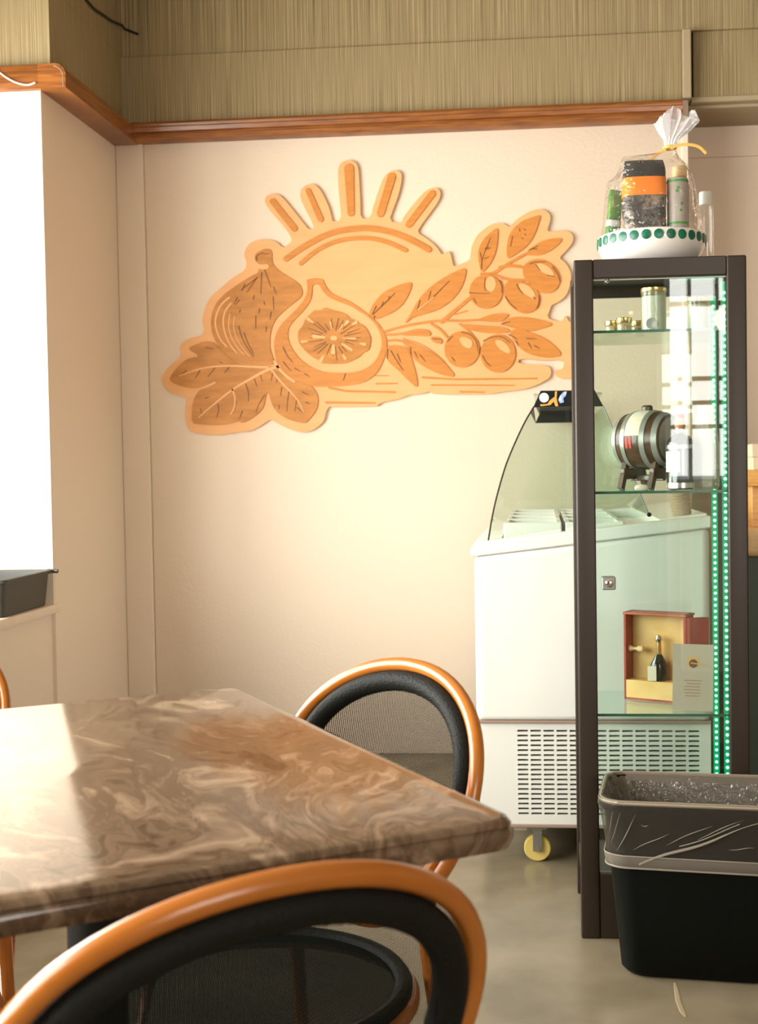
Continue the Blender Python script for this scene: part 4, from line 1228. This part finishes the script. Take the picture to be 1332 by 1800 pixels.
MB().lathe([(0.019, 0), (0.021, 0.004), (0.021, 0.150), (0.015, 0.165), (0.014, 0.172)], (px_, 2.99, GZ + 0.045), 24).build('jar_body', 'cup', tn)
MB().lathe([(0.016, 0.170), (0.017, 0.172), (0.017, 0.193), (0.015, 0.195)], (px_, 2.99, GZ + 0.045), 24).build('jar_cap', 'palewood', tn)
wrp = thing('cellophane_wrap', 'clear crinkled cellophane gathered at the top with a gold ribbon over the gift bowl', 'wrapping', (GX, GY, GZ + 0.06))
NX, NY, NZ = onY(1176, 262, GY).x, GY - 0.01, onY(1176, 262, GY).z
# the film drapes over what stands in the bowl: hull of the contents at each height, a little outside them
def hull2(P):
    P = sorted(set((round(x, 5), round(y, 5)) for x, y in P))
    def half(Q):
        h = []
        for p in Q:
            while len(h) > 1 and (h[-1][0] - h[-2][0]) * (p[1] - h[-2][1]) - (h[-1][1] - h[-2][1]) * (p[0] - h[-2][0]) <= 0:
                h.pop()
            h.append(p)
        return h[:-1]
    return half(P) + half(P[::-1])


bpy.context.view_layer.update()
inside = []
for rt_ in (pc, cn, gpk, tn):
    for ch_ in rt_.children:
        inside += [ch_.matrix_world @ v.co for v in ch_.data.vertices]
ringz = [(0.1165, GX, GY, GZ + 0.073), (0.112, GX + 0.002, GY, GZ + 0.10), (0.100, GX + 0.006, GY, GZ + 0.14), (0.090, GX + 0.010, GY, GZ + 0.175), (0.080, GX + 0.014, GY, GZ + 0.205), (0.060, GX + 0.018, GY, GZ + 0.228),
         (0.040, GX + 0.02, GY - 0.01, GZ + 0.243), (0.020, NX - 0.003, NY, NZ - 0.012), (0.011, NX, NY, NZ)]
mb = MB()
n = 64
vs, fs = [], []
for i, (r, x, y, z) in enumerate(ringz):
    zlow = ringz[i - 1][3] - 0.002 if i else 9.0
    zl2 = ringz[i + 1][3] + 0.002 if i + 1 < len(ringz) else 9.0
    hp = [(x + r * math.cos(2 * math.pi * k / 32), y + r * math.sin(2 * math.pi * k / 32)) for k in range(32)]
    if 0 < i < 7:
        top_z = max(p.z for p in inside)
        for p in inside:
            if zlow <= p.z <= zl2 or (i == 1 and p.z > z):
                d_ = Vector((p.x - x, p.y - y))
                d_ = d_ * (1 + 0.004 / max(d_.length, 1e-4))
                hp.append((x + d_.x, y + d_.y))
    hl = hull2(hp)
    for k in range(n):
        q = 2 * math.pi * k / n
        dx_, dy_ = math.cos(q), math.sin(q)
        best = r
        for a_ in range(len(hl)):
            (x1, y1), (x2, y2) = hl[a_], hl[(a_ + 1) % len(hl)]
            ex, ey = x2 - x1, y2 - y1
            den = dx_ * ey - dy_ * ex
            if abs(den) < 1e-9:
                continue
            t_ = ((x1 - x) * ey - (y1 - y) * ex) / den
            u_ = ((x1 - x) * dy_ - (y1 - y) * dx_) / den
            if t_ > 0 and -1e-6 <= u_ <= 1 + 1e-6:
                best = max(best, t_)
        if 0 < i < 7:
            best *= 1 + 0.05 * abs(mn.noise(Vector((dx_ * 6, dy_ * 6, z * 30))))
        vs.append(Vector((x + best * dx_, y + best * dy_, z)))
for i in range(len(ringz) - 1):
    for k in range(n):
        l = (k + 1) % n
        fs.append((i * n + k, i * n + l, (i + 1) * n + l, (i + 1) * n + k))
mb.add(vs, fs).build('film', 'cello', wrp, ang=20)
mb = MB()
vs, fs = [], []
tops = [(0.011, 0.0, 0.0), (0.016, 0.004, 0.018), (0.028, 0.010, 0.036), (0.040, 0.016, 0.056), (0.036, 0.018, 0.072)]
n = 30
for i, (r, dx, dz) in enumerate(tops):
    for k in range(n):
        q = 2 * math.pi * k / n
        fl = 1 + (0.30 if i > 1 else 0.1) * (1 if k % 2 else -1) * (0.5 if i == 4 else 1)
        vs.append(Vector((NX + dx + r * fl * math.cos(q), NY + r * fl * math.sin(q) * 0.8, NZ + dz + (0.014 * math.sin(3 * q + 1) if i > 3 else 0))))
for i in range(len(tops) - 1):
    for k in range(n):
        l = (k + 1) % n
        fs.append((i * n + k, i * n + l, (i + 1) * n + l, (i + 1) * n + k))
mb.add(vs, fs).build('gathered_top', 'cellotop', wrp, ang=20)
MB().tube([(NX + 0.0125 * math.cos(t), NY + 0.0125 * math.sin(t), NZ) for t in (2 * math.pi * k / 16 for k in range(16))], 0.004, 8, True).build('ribbon_knot', 'ribbon', wrp)
for pts in ([(1178, 260), (1195, 254), (1215, 254), (1230, 258), (1241, 270)], [(1170, 262), (1155, 270), (1146, 278), (1138, 284)]):
    MB().tube(smoothloop([tuple(onY(x, y, NY - 0.016)) for x, y in pts], 2, False), 0.0034, 6, flat=0.25).build('ribbon_tail', 'ribbon', wrp)
px_ = onY(1240, 400, 3.05).x
cbt = thing('clear_bottle', 'tall clear plastic bottle with white cap behind the gift bowl', 'bottle', (px_, 3.05, CH))
h_ = onY(1240, 360, 3.05).z - CH
MB().lathe([(0.017, 0), (0.0185, 0.004), (0.0185, h_ - 0.012), (0.014, h_)], (px_, 3.05, CH), 22).build('bottle_body', 'clearplastic', cbt)
MB().lathe([(0.0145, h_ - 0.001), (0.015, h_), (0.015, h_ + 0.028), (0.013, h_ + 0.030)], (px_, 3.05, CH), 22).build('cap', 'whitepack', cbt)

# ------------------------------------------------------------------ waste bin with liner
binr = thing('waste_bin', 'black rectangular waste bin with clear plastic liner in front of the glass cabinet', 'bin', (0.312, 2.644, 0), local=True)
binr.rotation_euler = (0, 0, math.radians(-6.5))


def rrect(hx, hy, r, z, n=6):
    out = []
    for (sx_, sy_, q0) in ((1, 1, 0), (-1, 1, math.pi / 2), (-1, -1, math.pi), (1, -1, 3 * math.pi / 2)):
        for k in range(n + 1):
            q = q0 + math.pi / 2 * k / n
            out.append(Vector((sx_ * (hx - r) + r * math.cos(q), sy_ * (hy - r) + r * math.sin(q), z)))
    return out


def loft(rings, closed_bottom=True, closed_top=False):
    mb = MB()
    n = len(rings[0])
    vs = [p for r in rings for p in r]
    fs = []
    for i in range(len(rings) - 1):
        for k in range(n):
            l = (k + 1) % n
            fs.append((i * n + k, i * n + l, (i + 1) * n + l, (i + 1) * n + k))
    if closed_bottom:
        fs.append(tuple(reversed(range(n))))
    if closed_top:
        fs.append(tuple((len(rings) - 1) * n + k for k in range(n)))
    return mb.add(vs, fs)


def bsz(z):
    t = z / 0.372
    return 0.155 + 0.033 * t, 0.084 + 0.038 * t


R_ = []
for z, ins in ((0.0, 0.014), (0.004, 0.006), (0.014, 0.0), (0.12, 0), (0.25, 0), (0.352, 0)):
    hx, hy = bsz(z)
    R_.append(rrect(hx - ins, hy - ins, 0.048, z))
for z, ex in ((0.353, 0.006), (0.362, 0.009), (0.371, 0.007), (0.374, 0.003), (0.370, -0.002)):
    hx, hy = bsz(z)
    R_.append(rrect(hx + ex, hy + ex, 0.05, z))
for z in (0.35, 0.2, 0.02):
    hx, hy = bsz(z)
    R_.append(rrect(hx - 0.004, hy - 0.004, 0.046, z))
loft(R_).build('bin_body', 'bin', binr)
rngs = []
for i, z in enumerate((0.3775, 0.376, 0.362, 0.34, 0.31, 0.28, 0.258, 0.250, 0.236)):
    hx, hy = bsz(min(z, 0.372))
    ex = (0.001, 0.009, 0.0115, 0.009, 0.006, 0.005, 0.006, 0.0075, 0.0045)[i]
    rg = rrect(hx + ex, hy + ex, 0.05, z, 10)
    for k, p in enumerate(rg):
        nn = mn.noise(Vector((p.x * 18, p.y * 18, z * 14)))
        dl = Vector((p.x, p.y, 0)).normalized() * (0.002 * nn if i > 2 else 0)
        rg[k] = p + dl + Vector((0, 0, 0.006 * mn.noise(Vector((p.x * 11, p.y * 11, 3))) if i > 5 else 0))
    rngs.append(rg)
ln = loft(rngs, False).build('bin_liner', 'liner', binr, ang=50)
rngs = []
for i, z in enumerate((0.262, 0.255, 0.244, 0.236)):
    hx, hy = bsz(z)
    ex = (0.0075, 0.0095, 0.009, 0.006)[i]
    rg = rrect(hx + ex, hy + ex, 0.05, z, 10)
    rngs.append([p + Vector((0, 0, 0.005 * mn.noise(Vector((p.x * 11, p.y * 11, 3))))) for p in rg])
loft(rngs, False).build('liner_hem', 'linerfold', ln, ang=50)
for zz_, rr_ in ((0.261, 0.0016), (0.2365, 0.0020)):
    hx, hy = bsz(zz_)
    MB().tube([p + Vector((0, 0, 0.005 * mn.noise(Vector((p.x * 11, p.y * 11, 3))))) for p in rrect(hx + 0.0085, hy + 0.0085, 0.05, zz_, 10)], rr_, 6, True).build('hem_edge', 'linercrease', ln)
for k, (xa, za, xb, zb) in enumerate(((-0.165, 0.355, -0.176, 0.300), (-0.150, 0.352, -0.172, 0.282), (-0.120, 0.350, -0.160, 0.268), (-0.110, 0.330, -0.095, 0.326), (-0.055, 0.315, -0.125, 0.276), (0.03, 0.335, -0.06, 0.290), (0.09, 0.348, 0.0, 0.305), (0.11, 0.290, 0.06, 0.287))):
    pts_ = []
    for j in range(7):
        t = j / 6
        x_, z_ = xa + (xb - xa) * t, za + (zb - za) * t + 0.002 * math.sin(5 * t + k)
        hx, hy = bsz(z_)
        e_ = max(0.0, abs(x_) - (hx - 0.05)) / 0.05
        y_ = -(hy - 0.05) - 0.05 * math.sqrt(max(0.0, 1 - min(1.0, e_) ** 2)) - 0.0085
        pts_.append((x_, y_, z_))
    MB().tube(pts_, [0.0002 + 0.0007 * math.sin(math.pi * j / 6) for j in range(7)], 6).build('liner_crease', 'linercrease', ln)
# rim cuff of the liner, and crumpled film inside
hx, hy = bsz(0.372)
MB().tube([p for p in rrect(hx + 0.005, hy + 0.005, 0.05, 0.372, 8)], 0.0052, 8, True).build('liner_cuff', 'linercuff', ln)
rngs = []
for i, z in enumerate((0.376, 0.36, 0.335, 0.30, 0.25, 0.20)):
    hx, hy = bsz(z)
    ins = (0.0, 0.006, 0.012, 0.018, 0.026, 0.04)[i]
    rg = rrect(hx - ins, hy - ins, 0.045, z, 14)
    out = []
    for k, p in enumerate(rg):
        nn = mn.noise(Vector((p.x * 60, p.y * 60, z * 6))) + 0.5 * mn.noise(Vector((p.x * 130, p.y * 130, z * 16)))
        d_ = Vector((p.x, p.y, 0)).normalized()
        out.append(p - d_ * (0.020 * abs(nn) if i else 0))
    rngs.append(out)
loft(rngs, False).build('inner_film', 'innerfilm', ln, ang=20)
# gathered twist across the front
tw = []
for k in range(15):
    t = k / 14
    z = 0.246 + t * 0.096
    hx, hy = bsz(z)
    xx = -0.115 + t * 0.235
    tw.append((xx, -hy - 0.0095, z + 0.003 * math.sin(t * 9)))
MB().tube(tw, [0.0008 + 0.0022 * math.sin(math.pi * min(1, 0.15 + k / 14)) for k in range(15)], 7, flat=0.7).build('liner_twist', 'linercrease', ln)
MB().tube([(p[0] - 0.004, p[1], p[2] + 0.008) for p in tw[5:13]], 0.0011, 6).build('liner_twist', 'linercrease', ln)

# ------------------------------------------------------------------ storage tray on the window sill
tr = thing('storage_tray', 'dark grey plastic storage tray on the window sill', 'tray', (-1.72, 3.70, SZ), local=True)
tr.rotation_euler = (0, 0, math.radians(1.0))
R_ = []
for z, hx, hy in ((0.0, 0.125, 0.165), (0.003, 0.128, 0.168), (0.10, 0.137, 0.177), (0.102, 0.147, 0.187), (0.112, 0.148, 0.188), (0.114, 0.145, 0.185), (0.112, 0.136, 0.176), (0.10, 0.133, 0.173), (0.006, 0.124, 0.164)):
    R_.append(rrect(hx, hy, 0.018, z, 4))
loft(R_, True, True).build('tray_body', 'tray', tr)
MB().tube([(0.160, 0.185, 0.107), (0.125, 0.188, 0.109)], 0.0065, 8).build('handle_lip', 'tray', tr)
tr.location = (-1.557 - 0.138, 3.694, SZ)

# ------------------------------------------------------------------ table
A_ = Vector((-0.532, 0.847, 0)).normalized()
B_ = Vector((-A_.y, A_.x, 0))
Rc = Vector((-0.020, 1.070, 0))
TA, TBm = 0.775, 0.56
FOOT = math.radians(0)
tb = thing('bistro_table', 'square cafe table with swirled brown marble top on a black pedestal', 'table', (0, 0, 0), local=True)
tb.location = Rc + A_ * TA / 2 + B_ * TBm / 2
tb.rotation_euler = (0, 0, math.atan2(A_.y, A_.x))
rg = rrect(TA / 2, TBm / 2, 0.022, 0, 6)


def ins(rg, d, z):
    return [Vector((p.x - math.copysign(d, p.x), p.y - math.copysign(d, p.y), z)) for p in rg]


loft([ins(rg, 0.006, 0.7395), ins(rg, 0.001, 0.744), ins(rg, 0.004, 0.749), ins(rg, 0.009, 0.750)], False, True).build('table_top', 'marble', tb, ang=50)
loft([ins(rg, 0.010, 0.722), ins(rg, 0.003, 0.724), ins(rg, 0.0, 0.732), ins(rg, 0.0, 0.738), ins(rg, 0.003, 0.743)], True, True).build('table_edge', 'marble', tb, ang=50)
MB().box(-TA / 2 + 0.04, TA / 2 - 0.04, -TBm / 2 + 0.04, TBm / 2 - 0.04, 0.710, 0.724, 0.003, 1).build('underside_board', 'black', tb)
MB().lathe([(0.030, 0.04), (0.030, 0.69), (0.075, 0.70), (0.075, 0.712)], n=24).build('pedestal', 'black', tb)
MB().lathe([(0.055, 0.0), (0.055, 0.02), (0.045, 0.035), (0.033, 0.05)], n=28).build('foot_hub', 'black', tb)
for k in range(4):
    xf = Matrix.Rotation(FOOT + k * math.pi / 2, 4, 'Z')
    MB().box(0.03, 0.27, -0.02, 0.02, 0.0, 0.022, 0.006, 2, xf=xf).build('foot_arm', 'black', tb)
for s_ in (-1, 1):
    MB().box(-0.22, 0.22, s_ * 0.06 - 0.015, s_ * 0.06 + 0.015, 0.695, 0.712, 0.002, 1).build('support_bar', 'black', tb)

# ------------------------------------------------------------------ bistro chairs
CW, CHU, CHD, CZ, CT, CK, CBW = 0.1772, 0.1642, 0.1648, 0.6335, 0.328, 0.153, 0.824


def hoop_pt(th, s=1.0, off=0.0):
    c = math.cos(th)
    u = CW * math.sin(th) * (1 + CK * c) * s
    v = (CHU if c > 0 else CHD) * c * s
    return Vector((u, -v * math.sin(CT) + CBW * u * u + off, CZ + v * math.cos(CT)))


def make_chair(label):
    ch = thing('rattan_bistro_chair', label, 'chair', local=True, group='rattan bistro chairs at the marble table')
    N = 72
    MB().tube([hoop_pt(2 * math.pi * k / N) for k in range(N)], 0.0092, 12, True).build('back_hoop', 'rattan', ch)
    MB().tube([hoop_pt(1.75 + (2 * math.pi - 3.5) * k / 40, 0.885) for k in range(41)], 0.0082, 10).build('inner_hoop', 'rattan', ch)
    MB().tube([hoop_pt(-1.80 + 3.6 * k / 56, 0.865) for k in range(57)], 0.0140, 12, flat=1.0).build('back_edging', 'wrap', ch)
    # woven back panel with its own cloth coordinates
    rings = 9
    mb = MB()
    vs, uv, fs = [], [], []
    n = 64
    for i in range(rings + 1):
        s = 0.84 * i / rings
        for k in range(n):
            p = hoop_pt(2 * math.pi * k / n, max(s, 0.001))
            bow = 0.018 * (1 - (i / rings) ** 2)
            vs.append(p + Vector((0, -bow, 0)))
            uv.append((p.x, p.z))
    for i in range(rings):
        for k in range(n):
            l = (k + 1) % n
            fs.append((i * n + k, i * n + l, (i + 1) * n + l, (i + 1) * n + k))
    mb.add(vs, fs)
    mb.uv = uv
    mb.build('back_mesh', 'mesh', ch)
    # seat: rattan ring, black edging, woven panel
    sc, sr, sz = Vector((0, 0.215, 0)), 0.188, 0.432
    el = lambda q, s, z: Vector((sc.x + sr * s * math.cos(q), sc.y + sr * s * 1.02 * math.sin(q), z))
    MB().tube([el(2 * math.pi * k / 48, 1.0, sz - 0.012) for k in range(48)], 0.010, 10, True).build('seat_ring', 'rattan', ch)
    MB().tube([el(2 * math.pi * k / 48, 0.95, sz) for k in range(48)], 0.011, 10, True).build('seat_edging', 'wrap', ch)
    mb = MB()
    vs, uv, fs = [], [], []
    for i in range(7):
        for k in range(40):
            p = el(2 * math.pi * k / 40, max(0.96 * i / 6, 0.001), sz + 0.004 - 0.010 * (1 - (i / 6) ** 2))
            vs.append(p)
            uv.append((p.x, p.y))
    for i in range(6):
        for k in range(40):
            l = (k + 1) % 40
            fs.append((i * 40 + k, i * 40 + l, (i + 1) * 40 + l, (i + 1) * 40 + k))
    mb.add(vs, fs)
    mb.uv = uv
    mb.build('seat_mesh', 'seatmesh', ch)
    legs = []
    for s in (-1, 1):
        top = hoop_pt(s * 2.25)
        back = bez(top, top + Vector((0, 0.01, -0.08)), Vector((s * 0.15, 0.03, 0.25)), Vector((s * 0.185, -0.035, 0.0)), 14)
        fr = bez((s * 0.135, 0.330, 0.425), (s * 0.138, 0.335, 0.32), (s * 0.142, 0.342, 0.15), (s * 0.148, 0.350, 0.0), 12)
        legs.append((back, fr))
        for pth in (back, fr):
            lg = MB().tube(pth, 0.0098, 10).build('leg', 'rattan', ch)
            MB().tube([pth[-1], pth[-1] + (pth[-2] - pth[-1]).normalized() * 0.03], 0.0112, 10).build('foot_sleeve', 'wrap', lg)
            MB().tube([pth[0] + (pth[1] - pth[0]) * 0.1, pth[2]], 0.0125, 10).build('binding', 'wrap', lg)
    for s, (bk, fr) in zip((-1, 1), legs):
        MB().tube([bk[9], fr[8]], 0.0075, 8).build('stretcher', 'rattan', ch)
        MB().tube(bez(fr[7], fr[4] + Vector((0, -0.06, 0.03)), Vector((s * 0.17, 0.27, 0.418)), Vector((s * 0.18, 0.22, 0.415)), 10), 0.0065, 8).build('bracket', 'rattan', ch)
        MB().tube([fr[8] + Vector((0, 0, -0.022)), fr[8] + Vector((0, 0, 0.022))], 0.0125, 8).build('binding', 'wrap', ch)
    MB().tube([legs[0][1][8], legs[1][1][8]], 0.0075, 8).build('stretcher', 'rattan', ch)
    MB().tube([legs[0][0][9], legs[1][0][9]], 0.0075, 8).build('stretcher', 'rattan', ch)
    MB().tube(bez(legs[0][1][7], Vector((-0.10, 0.375, 0.395)), Vector((-0.05, 0.40, 0.405)), Vector((0, 0.405, 0.41)), 10) + bez(Vector((0, 0.405, 0.41)), Vector((0.05, 0.40, 0.405)), Vector((0.10, 0.375, 0.395)), legs[1][1][7], 10)[1:], 0.0065, 8).build('bracket', 'rattan', ch)
    return ch


def copy_tree(o, parent=None):
    c = o.copy()
    COL.objects.link(c)
    c.parent = parent
    for k in o.children:
        copy_tree(k, c)
    return c


def place(o, x, y, psi):
    o.location = (x, y, 0)
    o.rotation_euler = (0, 0, -psi)


c1 = make_chair('rattan bistro chair with black mesh back turned towards the waste bin side of the table')
kids = list(c1.children)
c2 = copy_tree(c1)
c3 = copy_tree(c1)
c1['label'] = 'rattan bistro chair pushed under the table edge that faces the freezer'
c2['label'] = 'rattan bistro chair with its mesh back overlapping the thick front edge of the marble top'
c3['label'] = 'rattan bistro chair between the marble table and the window sill wall'
place(c1, -0.211, 1.62, -2.4329)
place(c2, -0.1953, 0.8264, -0.5972)
place(c3, -1.098, 2.03, 2.62)

# globe lamp behind the camera: the photograph shows it as a white disc reflected in the cabinet door
pl = thing('globe_lamp_offscreen', 'white globe lamp that shows as a reflection in the glass cabinet door', 'lamp', (0.945, -1.0, 1.73))
MB().lathe([(0.0, -0.062), (0.037, -0.05), (0.059, -0.018), (0.062, 0.006), (0.05, 0.04), (0.018, 0.061), (0.0, 0.063)], (0.945, -1.0, 1.79), 28).build('globe', 'globe', pl)
MB().tube([(0.945, -1.0, 1.85), (0.945, -1.0, 3.0)], 0.004, 8).build('lamp_cord', 'cord', pl)
